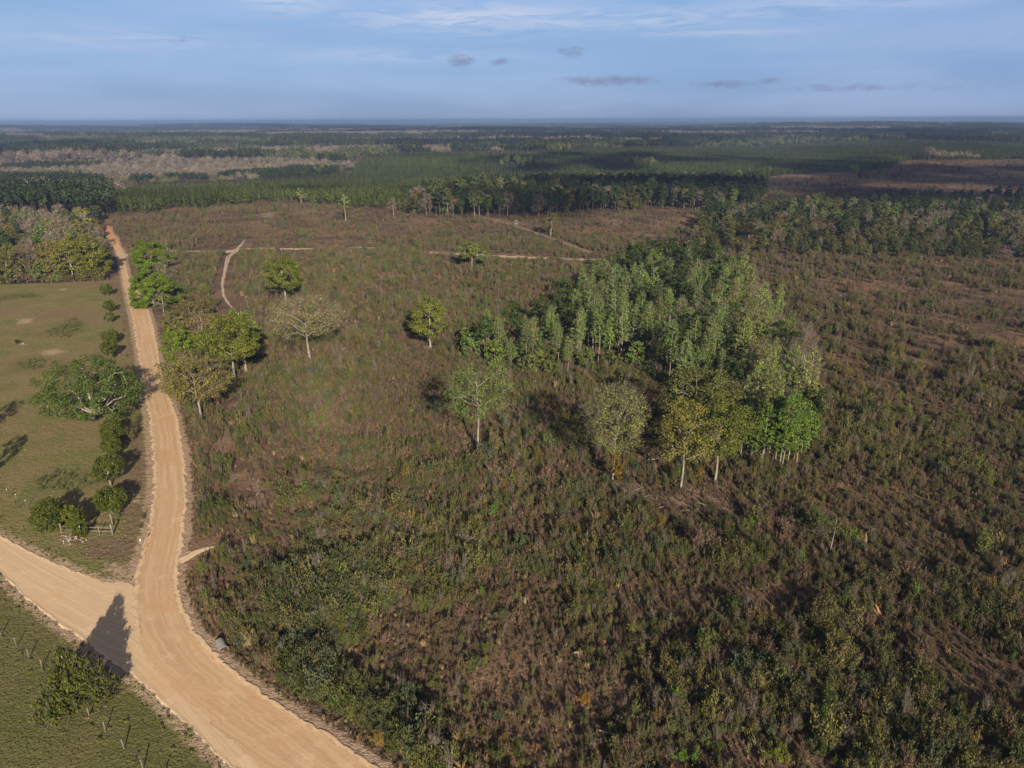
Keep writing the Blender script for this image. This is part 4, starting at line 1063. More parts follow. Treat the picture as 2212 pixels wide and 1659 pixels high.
# ------------------------------------------------------------------ undergrowth of the clearing
def shrub_mesh(seed, kind):
    r = np.random.default_rng(seed); b = MB()
    # unit height about 1 m, scaled per plant
    ns = {'bush': 9, 'weed': 16, 'bare': 9, 'sap': 3, 'grass': 26, 'dark': 11}[kind]
    for k in range(ns):
        a = r.random() * 6.28; q = r.random() ** 0.7 * {'bush': .36, 'weed': .40, 'bare': .16, 'sap': .12, 'grass': .26, 'dark': .42}[kind]
        x, y = q * math.cos(a), q * math.sin(a)
        H = r.uniform(0.55, 1.05)
        sp = {'bush': .22, 'weed': .14, 'bare': .26, 'sap': .10, 'grass': .30, 'dark': .28}[kind]
        tip = np.array([x * 1.4 + r.normal() * sp * .5, y * 1.4 + r.normal() * sp * .5, H])
        b0 = np.array([x * .6, y * .6, -0.03]); mid = (b0 + tip) / 2 + r.normal(size=3) * 0.05
        if kind == 'grass':
            n = 1; d = tip - b0
            b.leaves((b0 + tip)[None] / 2, np.array([[math.cos(a), math.sin(a), .3]]), 0.40, r, 0, 6.0, d[None])
            continue
        b.tube([b0, mid, tip], [0.016, 0.011, 0.004], 3, 1, False)
        nl = {'bush': 84, 'weed': 30, 'bare': 4, 'sap': 100, 'dark': 96}[kind]
        u = r.uniform(0.22 if kind != 'sap' else 0.3, 1.02, nl)[:, None]
        c = (1 - u) ** 2 * b0 + 2 * u * (1 - u) * mid + u ** 2 * tip
        sprd = {'bush': .085, 'weed': .05, 'bare': .06, 'sap': .17, 'dark': .10}[kind]
        c = c + r.normal(size=c.shape) * sprd * (1.15 - 0.5 * u)
        c[:, 2] = np.abs(c[:, 2])
        nr = r.normal(size=c.shape) + np.array([0, 0, .5]) + np.stack([c[:, 0], c[:, 1], c[:, 2] * 0], -1) * 1.6
        upv = np.tile(tip - b0, (nl, 1)) + r.normal(size=c.shape) * 0.3
        b.leaves(c, nr, {'bush': .058, 'weed': .062, 'bare': .05, 'sap': .068, 'dark': .066}[kind] * r.uniform(.7, 1.3, nl), r, 0, 2.4, upv)
        tw = {'bush': 8, 'weed': 16, 'bare': 26, 'sap': 8, 'dark': 5}[kind]
        u = r.uniform(0.25, 0.95, tw)[:, None]
        c = (1 - u) * b0 + u * tip
        dd = r.normal(size=c.shape) * .6 + (tip - b0) * .9 + np.array([0, 0, .2])
        b.twigs(c, dd, r.uniform(.15, .40, tw), 0.018, r, 1)
    return b.mesh({'bush': 'shrub', 'weed': 'weeds', 'bare': 'bare_shrub', 'sap': 'sapling', 'grass': 'grass_tuft', 'dark': 'evergreen_shrub'}[kind],
                  [M_LEAF if kind in ('bush', 'sap', 'dark') else M_TWIG, M_TWIGB if kind in ('bare', 'sap') else M_STEM])
SK = ['bush'] * 4 + ['weed'] * 3 + ['bare'] * 3 + ['sap'] * 3 + ['grass'] * 3 + ['dark'] * 3
SP = [shrub_mesh(500 + i, k) for i, k in enumerate(SK)]
S0 = {k: [i for i, q in enumerate(SK) if q == k] for k in set(SK)}
r2 = np.random.default_rng(23)
tracks_t = [[(300, 546), (430, 543), (520, 540), (676, 538)], [(745, 536), (840, 540), (1030, 551), (1260, 561), (1400, 558)], [(530, 518), (505, 546), (493, 556), (487, 580), (480, 615), (500, 665)], [(1045, 468), (1110, 487), (1200, 518), (1275, 546)], [(388, 1216), (425, 1190), (476, 1180)]]
tr_w = [np.array([at(*p)[:2] for p in T]) for T in tracks_t]
def line_d(P, x, y):
    d = np.full(len(x), 1e9)
    for a, b in zip(P[:-1], P[1:]):
        ab = b - a; t = np.clip(((x - a[0]) * ab[0] + (y - a[1]) * ab[1]) / (ab @ ab), 0, 1)
        d = np.minimum(d, np.hypot(x - a[0] - t * ab[0], y - a[1] - t * ab[1]))
    return d
ROADP = poly(ROAD_L + ROAD_R[::-1])
def sample(n, r0, r1):
    rr_ = np.sqrt(r2.uniform(r0 * r0, r1 * r1, n)); aa = r2.uniform(-math.radians(54), math.radians(54), n)
    return rr_ * np.sin(aa), rr_ * np.cos(aa)
def in_view(x, y, m=420):
    p = np.stack([x, y, terrain(x, y)], -1); tx, ty, dp = proj(p)
    return p, tx, ty, dp, (tx > -m) & (tx < 2212 + m) & (ty < 1659 + m * 1.2)
SH_P, SH_I, SH_R, SH_S, SH_T, SH_K, SH_PX = [], [], [], [], [], [], []
def undergrowth(n, r0, r1, hbase, gain=1.0, low=False):
    x, y = sample(n, r0, r1)
    p, tx, ty, dp, ok = in_view(x, y)
    ok &= inside(P_CC, x, y) | inside(P_CLEAR2, x, y)
    x, y, p, tx, ty, dp = x[ok], y[ok], p[ok], tx[ok], ty[ok], dp[ok]
    road = -sdist(ROADP, x, y)
    big = fbm(x / 34 + 3, y / 34, 4); mid = fbm(x / 9 + 50, y / 9 + 4, 3)
    # shear rows, running away towards the upper left
    ca, sa = math.cos(math.radians(33)), math.sin(math.radians(33))
    acr = x * ca + y * sa + 3.0 * (fbm(x / 40, y / 40 + 9, 2) - .5)
    row = 0.5 + 0.5 * np.cos(acr * 2 * math.pi / 7.5)
    rowamt = sst(tx, 900, 1700) * 0.48 + 0.10
    dens = np.clip(0.46 + 1.2 * (mid - 0.45) + 0.35 * (big - 0.45), 0.08, 1) * (1 - rowamt + rowamt * 1.5 * row)
    strip = np.max([np.clip(sdist(P_BARE[i_], x, y) / 4 + 0.8, 0, 1) for i_ in (0, 2)], axis=0)
    bare = np.max([np.clip(sdist(P, x, y) / 9 + 0.55, 0, 1) for P in P_BARE], axis=0) * np.clip(0.15 + 1.6 * fbm(x / 3.5, y / 3.5 + 31, 3), 0, 1)
    bare = np.maximum(bare, strip)
    dens *= 1 - 0.94 * bare
    dense = np.max([np.clip(sdist(P, x, y) / 4 + 0.5, 0, 1) for P in P_DENSES], axis=0)
    dens = np.maximum(dens, dense * 0.85)
    tr = np.min([line_d(T, x, y) for T in tr_w], axis=0)
    dens *= np.where(y > 250, sst(tr, 2.4, 5.5), sst(tr, 2.6, 6.0))
    dens *= np.where(inside(P_CLEAR2, x, y), 0.55, 1)
    dens = np.where(road < 0.9, 0, dens)
    far_right = sst(tx, 1500, 2000) * sst(1000 - ty, 0, 350)
    dens *= 1 - 0.40 * far_right
    if low: dens = np.where(road < 0.6, 0, 0.35 + 0.5 * (1 - dens) * (1 - .5 * bare)) * (1 - .92 * strip) * sst(tr, 1.5, 3.0)
    keep = r2.random(len(x)) < dens * gain
    for i in np.nonzero(keep)[0]:
        u = r2.random(); ev = dense[i] * (0.25 + 1.1 * mid[i])
        lush = sst(np.array([mid[i] * .6 + big[i] * .5]), 0.46, 0.66)[0]
        if ev > .5: k = 'dark' if u < .52 else 'bush' if u < .80 else 'bare' if u < .9 else 'sap'
        elif u < (0.155 + 0.27 * lush) * (1 - .35 * far_right[i]): k = 'bush'
        elif u < (0.23 + 0.31 * lush) * (1 - .35 * far_right[i]): k = 'dark'
        elif u < 0.66 + 0.12 * lush: k = 'weed'
        elif u < 0.86: k = 'grass'
        elif u < 0.96: k = 'bare'
        else: k = 'sap'
        h = hbase * r2.lognormal(-0.05, 0.34) * (0.75 + 0.65 * lush)
        if k == 'grass': h *= 0.62
        if k == 'weed': h *= 0.85
        if k == 'sap': h *= 1.15
        if k == 'bare': h *= 1.1
        if ev > .5: h *= 1.5
        if road[i] < 2.4: h = 0.42 * r2.lognormal(0, .3); k = ('grass', 'weed', 'bush')[r2.integers(3)]
        h = min(h, 4.2)
        if low: k = ('weed', 'grass', 'weed', 'bush')[r2.integers(4)]; h = hbase * r2.lognormal(-.05, .3)
        if k == 'grass' and dp[i] > 330: k = 'weed'
        col = {'bush': [(0.098, 0.104, 0.034), (0.122, 0.112, 0.046), (0.084, 0.098, 0.038)], 'dark': [(0.066, 0.082, 0.026), (0.080, 0.088, 0.034), (0.068, 0.086, 0.048)],
               'weed': [(0.146, 0.104, 0.062), (0.124, 0.098, 0.051), (0.158, 0.105, 0.065)], 'grass': [(0.172, 0.122, 0.076), (0.150, 0.108, 0.066), (0.140, 0.112, 0.062)],
               'bare': [(0.10, 0.09, 0.05)], 'sap': [(0.120, 0.128, 0.026), (0.085, 0.110, 0.024), (0.135, 0.105, 0.026)]}[k]
        c = np.array(col[r2.integers(len(col))]) * (1 + r2.normal() * 0.15) * (1 + r2.normal(size=3) * 0.05)
        if k == 'sap' and r2.random() < 0.10: c = np.array((0.085, 0.165, 0.018))
        SH_P.append(p[i] - (0, 0, 0.02)); SH_I.append(S0[k][r2.integers(len(S0[k]))]); SH_R.append((r2.normal() * .07, r2.normal() * .07, r2.random() * 6.28))
        wd = h * r2.uniform(0.50, 0.88) * {'bush': 1.05, 'dark': 1.0, 'weed': 1.15, 'grass': 1.3, 'bare': .75, 'sap': .85}[k]
        SH_S.append((wd, wd, h)); SH_T.append(c); SH_K.append(k); SH_PX.append(h * wd / dp[i] ** 2 * (1 if 0 < tx[i] < 2212 and ty[i] < 1659 else 1e-6))
undergrowth(165000, 26, 190, 1.28)
undergrowth(135000, 26, 200, 0.42, 0.9, True)
undergrowth(155000, 190, 380, 1.5, 0.85)
undergrowth(222000, 380, 780, 1.5, 0.72)
undergrowth(100000, 780, 1500, 2.2, 0.6)
# a few shrubs under the grove and along the woods' edges
SH_S = np.array(SH_S); SH_T = np.array(SH_T); SH_P = np.array(SH_P); SH_R = np.array(SH_R); SH_I = np.array(SH_I); SH_PX = np.array(SH_PX); SH_K = np.array(SH_K)
single = np.zeros(len(SH_P), bool)
LBL = {'bush': ("shrub", "olive green leafy shrub in the brush of the clearing", "shrubs of the clearing's brush"),
       'dark': ("evergreen_shrub", "dark green dense evergreen shrub in the brush of the clearing", "dark evergreen shrubs of the clearing"),
       'bare': ("bare_shrub", "grey leafless many-stemmed shrub in the brush of the clearing", "grey bare shrubs of the clearing"),
       'sap': ("sapling", "yellow green young sapling in the brush of the clearing", "saplings of the clearing")}
for k, n_ in (('bush', 110), ('dark', 90), ('bare', 40), ('sap', 60)):
    w = np.nonzero(SH_K == k)[0]
    w = w[np.argsort(-SH_PX[w])][:n_]
    single[w] = True
    for i in w:
        o = obj(LBL[k][0], SP[SH_I[i]], None, SH_P[i], 0, tuple(SH_S[i]), SH_T[i])
        o.rotation_euler = tuple(SH_R[i])
        tag(o, LBL[k][1], "shrub" if k != 'sap' else "sapling", LBL[k][2])
q = ~single
scatter("undergrowth", SH_P[q], SH_I[q], SH_R[q], SH_S[q], SH_T[q], SP, "brown and olive brush regrowing over the cleared land", "undergrowth")
# singular plants
def plant(name, label, cat, tx, ty, k, h, w, tint):
    p = at(tx, ty)
    o = obj(name, SP[S0[k][0]], None, p, 1.0, (w, w, h), tint); return tag(o, label, cat)
plant("sapling", "single vivid green sapling in the middle of the foreground brush", "sapling", 1067, 1116, 'sap', 3.0, 2.4, (0.070, 0.165, 0.018))
plant("shrub", "bright yellow green bush beside the thin leaning pole", "shrub", 1838, 1168, 'bush', 2.6, 2.4, (0.12, 0.16, 0.022))
plant("shrub", "yellow green bush low in the foreground, right of the road's end", "shrub", 1680, 1640, 'bush', 2.6, 2.6, (0.115, 0.135, 0.024))
plant("shrub", "bright green bush at the bottom border of the brush", "shrub", 1472, 1642, 'bush', 1.8, 1.6, (0.095, 0.165, 0.02))
plant("shrub", "orange brown leafed bush near the bottom of the brush", "shrub", 1264, 1520, 'bush', 2.0, 1.5, (0.22, 0.115, 0.02))
plant("shrub", "golden bush between the orange one and the road's end", "shrub", 822, 1608, 'bush', 2.2, 1.6, (0.20, 0.135, 0.03))
plant("shrub", "pale green shrub at the foot of the fence corner cedar", "shrub", 252, 1126, 'sap', 2.0, 1.8, (0.15, 0.16, 0.06))
plant("shrub", "grey-green twiggy shrub between the pasture oak and the road", "shrub", 288, 948, 'bush', 3.2, 3.0, (0.085, 0.078, 0.032))
plant("shrub", "small dark bush beside a grey stump in the pasture", "shrub", 38, 742, 'dark', 1.4, 1.3, (0.03, 0.05, 0.02))
for tx, ty, w in ((255, 1000, 1.2), (262, 930, 1.4), (300, 910, 1.6), (292, 925, 1.7), (275, 770, 0.9), (268, 715, 0.8), (312, 1120, 1.0), (305, 1140, 0.8)):
    tag(obj("shrub", SP[S0['bush'][1]], None, at(tx, ty), tx, (w, w, w), (0.075, 0.08, 0.03)), "low weedy shrub on the verge between the cedars and the road", "shrub", "weedy shrubs on the road verge")
# yellow ivy around the stem of the fan-shaped tree
bp = at(1324, 1046)
for hh, nm, lb, tn in ((7.5, "ivy_column", "bronze ivy column wrapped round the stem of the fan-shaped tree", (0.125, 0.088, 0.018)),):
    wm, cm = build_tree(77, hh, 1.0, base=0.10, style='column', nc=46, per=30, leaf=0.24, cr=0.42, trunk_r=0.05, fork=0.9, limbs=3, bark=M_BARKD)
    root = empty(nm, bp + np.array([0.35, -0.5, 0])); obj("stem", wm, root); obj("leaves", cm, root, tint=tn); tag(root, lb, "ivy")

# grass of the pasture and the verges
def grass(n, r0, r1, P, tints, hb, name, label, keepf=None):
    x, y = sample(n, r0, r1); p, tx, ty, dp, ok = in_view(x, y, 300)
    k = np.zeros(len(x), bool)
    for q_ in P: k |= sdist(q_, x, y) > 0.15
    ok &= k
    if keepf is not None: ok &= r2.random(len(x)) < keepf(x, y)
    x, y, p = x[ok], y[ok], p[ok]; nn = len(x)
    f = fbm(x / 7, y / 7, 3)
    ti = np.array(tints)[np.clip((f * 1.5 + r2.normal(size=nn) * .16 - .2) * len(tints), 0, len(tints) - 1).astype(int)] * (1 + r2.normal(size=(nn, 1)) * .06)
    h = hb * r2.lognormal(0, .35, nn) * (0.6 + .8 * f)
    scatter(name, p, [S0['grass'][i] for i in r2.integers(0, 3, nn)], r2.random(nn) * 6.28, np.stack([h * 2.6, h * 2.6, h], -1), ti, SP, label, "grass")
grass(70000, 60, 300, [P_PAST], [(0.23, 0.155, 0.09), (0.22, 0.168, 0.078), (0.19, 0.168, 0.066), (0.16, 0.158, 0.056)], 0.09, "pasture_grass", "short green and brown grass of the fenced pasture")
grass(60000, 40, 120, [P_SOUTH], [(0.125, 0.116, 0.048), (0.116, 0.118, 0.042), (0.106, 0.114, 0.038), (0.098, 0.110, 0.036)], 0.065, "meadow_grass", "dark green grass of the field below the side road")
FL1 = np.array([at(*p)[:2] for p in [(-30, 1345), (36, 1397), (91, 1443), (158, 1513), (228, 1582), (310, 1662), (350, 1702)]])
FL2 = np.array([at(*p)[:2] for p in [(-60, 1025), (-4, 1060), (37, 1083), (78, 1107), (120, 1143)]])
def edge_keep(x, y): return 0.8 * np.exp(-(np.minimum(line_d(FL1, x, y), line_d(FL2, x, y)) / 0.7) ** 2) + np.exp(-np.maximum(-sdist(poly(SIDE_U + SIDE_D[::-1]), x, y), 0) / 1.6)
grass(34000, 40, 150, [P_SOUTH, P_PAST], [(0.13, 0.100, 0.056), (0.105, 0.112, 0.040), (0.094, 0.106, 0.036)], 0.15, "verge_grass", "taller weedy grass along the edges of the dirt roads", edge_keep)
x, y = sample(60000, 60, 320); p, tx, ty, dp, ok = in_view(x, y)
k = np.zeros(len(x), bool)
for P in P_PATCH: k |= inside(P, x, y)
ok &= k; n = int(ok.sum())
scatter("briar_patch", p[ok], [S0['dark'][i] for i in r2.integers(0, 3, n)], r2.random(n) * 6.28, np.stack([r2.uniform(.5, 1.0, n)] * 2 + [r2.uniform(.35, .7, n)], -1), np.array((0.115, 0.122, 0.044)) * (1 + r2.normal(size=(n, 1)) * .15), SP, "low green briar patches spreading in the pasture", "briars")

# ------------------------------------------------------------------ fences, gate, sign, culvert, logs
M_POST = plain_mat("weathered_wood", (0.20, 0.172, 0.148), (0.12, 0.10, 0.085), 5.0)
M_POSTD = plain_mat("old_post", (0.20, 0.17, 0.14), (0.12, 0.10, 0.085), 5.0)
M_WIRE = plain_mat("wire", (0.22, 0.21, 0.20), (0.16, 0.15, 0.14), 5.0, 0.5, 0.6)
M_WHITE = plain_mat("white_paint", (0.62, 0.62, 0.60), (0.52, 0.52, 0.50), 3.0, 0.5)
M_STEEL = plain_mat("galvanised", (0.30, 0.29, 0.28), (0.19, 0.165, 0.145), 3.0, 0.6, 0.25)
M_DARK = plain_mat("dark_inside", (0.02, 0.018, 0.015), (0.012, 0.011, 0.01), 3.0)
M_LOG = plain_mat("dead_wood", (0.40, 0.36, 0.31), (0.24, 0.205, 0.175), 2.5)
M_STONE = plain_mat("rubble_stone", (0.36, 0.28, 0.24), (0.24, 0.18, 0.16), 4.0)
def post_mesh(h, r0, m, lean=(0, 0)):
    b = MB(); b.tube([[0, 0, -0.3], [lean[0] * .5, lean[1] * .5, h * .5], [lean[0], lean[1], h]], [r0 * 1.05, r0, r0 * 0.95], 8)
    return b.mesh("post", [m])
def wire_fence(name, label, pts, h, r0, m, wires=3, spans=True, tops=None, rngs=3):
    r = np.random.default_rng(rngs)
    P = [at(*p) for p in pts]
    root = empty(name, P[0])
    for i, p in enumerate(P):
        o = obj("post", post_mesh(h * r.uniform(.92, 1.08), r0 * r.uniform(.85, 1.15), m, (r.normal() * .06, r.normal() * .06)), root, p - P[0])
        if tops is not None:
            b = MB(); b.tube([[0, 0, h * 1.06 - 0.05], [0, 0, h * 1.06 + 0.16]], [r0 * 1.5, r0 * 1.5], 6); obj("cap", b.mesh("cap", [tops]), o)
    b = MB()
    for k in range(wires):
        z = h * (0.30 + 0.62 * k / max(1, wires - 1))
        for a_, c_ in zip(P[:-1], P[1:]):
            m_ = (a_ + c_) / 2 - np.array([0, 0, 0.05])
            b.tube([a_ - P[0] + [0, 0, z], m_ - P[0] + [0, 0, z], c_ - P[0] + [0, 0, z]], [0.006] * 3, 3, 0, False)
    obj("wire", b.mesh("wire", [M_WIRE]), root)
    return tag(root, label, "fence")
wire_fence("wire_fence", "wire fence on leaning wooden posts along the field below the side road", [(-30, 1345), (3, 1372), (36, 1397), (64, 1421), (91, 1443), (124, 1478), (158, 1513), (194, 1548), (228, 1582), (269, 1618), (310, 1662), (350, 1702)], 1.35, 0.065, M_POST)
wire_fence("wire_fence", "thin wire fence with white-topped posts at the left end of the pasture", [(-30, 1044), (-4, 1060), (18, 1072), (37, 1083), (58, 1096), (78, 1107), (120, 1143)], 1.2, 0.035, M_POSTD, tops=M_WHITE)
wire_fence("wire_fence", "fence of pale wooden posts between the pasture and the wood behind it", [(-40, 616), (4, 614), (60, 613), (112, 612), (160, 610), (202, 609), (217, 607), (233, 606)], 1.5, 0.10, M_POST)
wire_fence("wire_fence", "wire fence hidden along the row of cedars beside the dirt road", [(243, 1128), (242, 1085), (243, 1046), (247, 1000), (248, 955), (245, 900), (245, 850), (244, 806), (242, 770), (241, 735), (240, 700), (238, 672), (235, 640), (233, 606)], 1.3, 0.06, M_POST, rngs=9)
# corner rails
q0, q1, q2 = at(134, 1151), at(216, 1156), at(244, 1155)
root = empty("wooden_fence", q0)
def rel(p): return np.asarray(p) - q0
for p, h, r0, mm in ((q0, 1.75, 0.13, M_POSTD), (q1, 1.6, 0.075, M_POST), (q2, 1.95, 0.13, M_POST)):
    obj("post", post_mesh(h, r0, mm, (-0.06, 0.02)), root, rel(p))
for z in (0.65, 1.30):
    b = MB(); d = (q2 - q0); nn = np.array([d[1], -d[0], 0]) / np.hypot(d[0], d[1]) * 0.15
    b.tube([rel(q0) + nn * 1.0 + [0, 0, z + .05], rel(q0) + d * .5 + nn + [0, 0, z - .02], rel(q2) + nn * 1.0 + [0, 0, z]], [0.05, 0.052, 0.05], 8)
    obj("rail", b.mesh("rail", [M_POST]), root)
tag(root, "wooden corner fence of two horizontal rails on grey posts", "fence")
tag(obj("wooden_post", post_mesh(1.5, 0.12, M_POST, (-.12, 0)), None, at(119, 1143)), "short grey wooden post under the bushy corner cedar", "post")
o = obj("wooden_post", post_mesh(2.0, 0.13, M_POST, (-.10, 0)), None, at(244, 1134)); tag(o, "tall grey wooden brace post behind the right end of the corner rails", "post")
# rubble heap at the corner fence
r = np.random.default_rng(5); b = MB()
for _ in range(46):
    c = np.array([r.normal() * 1.1, r.normal() * 0.55, 0.0]); c[2] = 0.42 * math.exp(-(c[0] ** 2 / 1.4 + c[1] ** 2 / .5)) * r.uniform(.2, 1)
    if r.random() < .45: b.box(c + [0, 0, .06], r.uniform(.10, .32, 3), 0, r.random() * 3)
    else:
        v = r.normal(size=3); v[2] *= .25; v /= np.linalg.norm(v); L = r.uniform(.4, 1.0)
        b.tube([c + [0, 0, .1] - v * L / 2, c + [0, 0, .13], c + [0, 0, .1] + v * L / 2], [.03, .035, .02], 4, 1)
tag(obj("debris_pile", b.mesh("debris_pile", [M_STONE, M_LOG]), None, at(156, 1166)), "heap of pale sticks and rubble at the foot of the corner fence rails", "debris pile")
# road sign seen edge on
p = at(309, 1192); root = empty("road_sign", p, rad(78))
b = MB(); b.tube([[0, 0, -.3], [0, 0, 1.2], [0, 0, 2.35]], [.035, .035, .035], 6); obj("pole", b.mesh("pole", [M_STEEL]), root)
b = MB(); b.box([0, -0.05, 2.05], [0.45, 0.02, 0.45]); b.box([0, -0.038, 2.05], [0.05, 0.012, 0.5]); obj("plate", b.mesh("plate", [M_WHITE]), root)
tag(root, "white road sign on a thin pole seen edge on, at the road's left bank", "sign")
# culvert
p = at(479, 1400); root = empty("culvert_pipe", p, rad(-52))
b = MB(); n = 20; L = 1.7
for s_, rr_ in ((1, 0.60), (-1, 0.54)):
    pts = [];
    xs = np.linspace(-L / 2, L / 2, 23)
    th = np.arange(n) * 2 * math.pi / n
    v = np.stack([np.repeat(xs[:, None], n, 1), (rr_ + 0.018 * np.cos(xs * 34)[:, None]) * np.cos(th)[None], (rr_ + 0.018 * np.cos(xs * 34)[:, None]) * np.sin(th)[None]], -1)
    i = np.arange(22)[:, None] * n; k = np.arange(n)[None]; k2 = (k + 1) % n
    f = np.stack([i + k, i + n + k, i + n + k2, i + k2], -1).reshape(-1, 4)
    b.quads(v.reshape(-1, 3), f if s_ < 0 else f[:, ::-1], 0 if s_ > 0 else 1)
th = np.arange(n) * 2 * math.pi / n
for x_ in (L / 2, -L / 2):
    v = np.concatenate([np.stack([np.full(n, x_), q_ * np.cos(th), q_ * np.sin(th)], -1) for q_ in (0.54 + 0.018 * math.cos(L / 2 * 34), 0.60 + 0.018 * math.cos(L / 2 * 34))])
    k = np.arange(n); b.quads(v, np.stack([k, (k + 1) % n, n + (k + 1) % n, n + k], -1), 0)
o = obj("pipe", b.mesh("pipe", [M_STEEL, M_DARK], smooth=False), root, (0, 0, 0.30))
o.rotation_euler = (0, rad(6), 0)
tag(root, "grey metal culvert pipe end sticking out of the bank beside the dirt road", "culvert")
# logs and dead limbs lying in the clearing
def log(label, x0, y0, x1, y1, r0, limbs=0, seed=1, z=0.25):
    a, c = at(x0, y0), at(x1, y1); r = np.random.default_rng(seed); b = MB()
    d = c - a; L = np.linalg.norm(d)
    t_ = np.linspace(0, 1, 7)[:, None]
    pth = t_ * d + r.normal(size=(7, 3)) * L * .012 + [0, 0, z]
    b.tube(pth, r0 * np.linspace(1, .5, 7), 7)
    for k in range(limbs):
        q_ = pth[r.integers(2, 7)]; v = d / L * .6 + r.normal(size=3) * .6; v[2] = abs(v[2]) * .8; v /= np.linalg.norm(v); l_ = r.uniform(.15, .4) * L
        b.tube([q_, q_ + v * l_ * .5 + r.normal(size=3) * .05, q_ + v * l_], [r0 * .45, r0 * .3, r0 * .12], 5, 0, False)
    return tag(obj("log", b.mesh("log", [M_LOG]), None, a), label, "log")
log("longest grey fallen log lying in the lower right brush", 1567, 1390, 1642, 1442, 0.17, 2, 2, .5)
log("thin pale fallen limb at the far right of the lower brush", 2068, 1574, 2112, 1570, 0.08, 3, 3, .7)
log("fallen limb near the bottom border, right of the dense brush", 1472, 1592, 1512, 1566, 0.09, 1, 4, .4)
log("small whitish log close to the bottom border at the right", 1836, 1619, 1852, 1618, 0.16, 0, 5, .3)
log("short grey log in the litter at the bottom right", 1540, 1606, 1552, 1616, 0.18, 1, 6, .3)
log("pale fallen limb across the centre of the lower right brush", 1862, 1378, 1898, 1382, 0.09, 1, 7, .4)
log("forked dead limb lying in the slash below the yellow-leafed tree", 1432, 1146, 1470, 1160, 0.08, 3, 8, .3)
log("pale branch in front of the ivy-wrapped tree", 1400, 1000, 1426, 998, 0.07, 2, 9, .7)
log("pale limb lying left of the tall light green tree", 928, 1000, 960, 986, 0.08, 3, 10, .3)
log("short pale limb in the middle of the foreground brush", 1240, 1420, 1266, 1416, 0.08, 1, 11, .7)
log("grey limb low in the brush right of the road's end", 1292, 1590, 1340, 1602, 0.09, 2, 12, .8)
log("fallen limb at the edge of the slash, right of the bare ground", 1555, 1190, 1600, 1215, 0.07, 3, 13, .3)
r = np.random.default_rng(8)
G_ST = "sticks of logging slash on the bare ground"
done = 0
while done < 60:
    P = P_BARE[[1, 1, 3, 0, 8, 7][r.integers(6)]]
    lo, hi = P.min(0), P.max(0); q = lo + r.random(2) * (hi - lo)
    if not inside(P, q[:1], q[1:])[0]: continue
    b = MB(); a_ = r.random() * 6.28; L = r.uniform(1.0, 3.2); v = np.array([math.cos(a_), math.sin(a_), 0]) * L / 2
    b.tube([-v + [0, 0, .08], r.normal(size=3) * .08 + [0, 0, .16], v + [0, 0, r.uniform(.06, .35)]], [.055, .05, .02], 5)
    tag(obj("stick", b.mesh("stick", [M_LOG]), None, (q[0], q[1], float(terrain(*q)))), "grey broken stick lying on the bare slash-covered ground", "stick", G_ST); done += 1
# brush pile of bare grey branches
p = at(1790, 1160); r = np.random.default_rng(3); b = MB()
for _ in range(90):
    a_ = r.normal() * .9 + (0 if r.random() < .5 else 3.14); L = r.uniform(1.2, 3.4)
    o_ = np.array([r.normal() * .5, r.normal() * .4, 0]); v = np.array([math.cos(a_), math.sin(a_), r.uniform(.35, 1.0)]); v *= L / np.linalg.norm(v)
    b.tube([o_, o_ + v * .55 + [0, 0, .25 * L * .5], o_ + v * [1.1, 1.1, .72]], [.035, .025, .008], 4, 0, False)
tag(obj("brush_pile", b.mesh("brush_pile", [M_TWIGB]), None, p), "round tangle of bare grey branches in the lower right brush", "brush pile")
# grey stump in the pasture
b = MB(); b.tube([[0, 0, -.2], [.05, 0, .35], [.1, .05, .7]], [.5, .38, .33], 9)
for a_ in (0.3, 1.9, 3.3, 4.6): b.tube([[0, 0, .15], [.6 * math.cos(a_), .6 * math.sin(a_), .22], [1.3 * math.cos(a_), 1.3 * math.sin(a_), .05]], [.2, .13, .05], 6, 0, False)
tag(obj("stump", b.mesh("stump", [M_POST]), None, at(50, 745)), "grey uprooted stump with a small dark bush in the pasture", "stump")
# hunting blind by the worn track
p = at(1114, 492); root = empty("hunting_blind", p, rad(25))
for sx in (-.8, .8):
    for sy in (-.8, .8):
        b = MB(); b.tube([[sx * 1.15, sy * 1.15, -.2], [sx, sy, 1.8]], [.07, .07], 6); obj("leg", b.mesh("leg", [M_POSTD]), root)
b = MB(); b.box([0, 0, 1.9], [2.0, 2.0, .12]); obj("floor", b.mesh("floor", [M_POSTD]), root)
b = MB()
for sx, sy, wx, wy in ((0, -.93, 1.9, .06), (0, .93, 1.9, .06), (-.93, 0, .06, 1.8), (.93, 0, .06, 1.8)):
    b.box([sx, sy, 2.42], [wx, wy, .9]); b.box([sx * .995, sy * .995, 3.66], [wx, wy, .3])
for sx in (-.9, .9):
    for sy in (-.9, .9): b.box([sx, sy, 3.19], [.1, .1, .66])
obj("cabin", b.mesh("cabin", [M_POSTD]), root)
b = MB(); b.box([0, 0, 3.88], [2.4, 2.4, .1]); b.box([0, 0, 3.97], [1.2, 1.2, .08]); obj("roof", b.mesh("roof", [M_STEEL]), root)
tag(root, "small box blind on legs beside the worn diagonal track", "hunting blind")

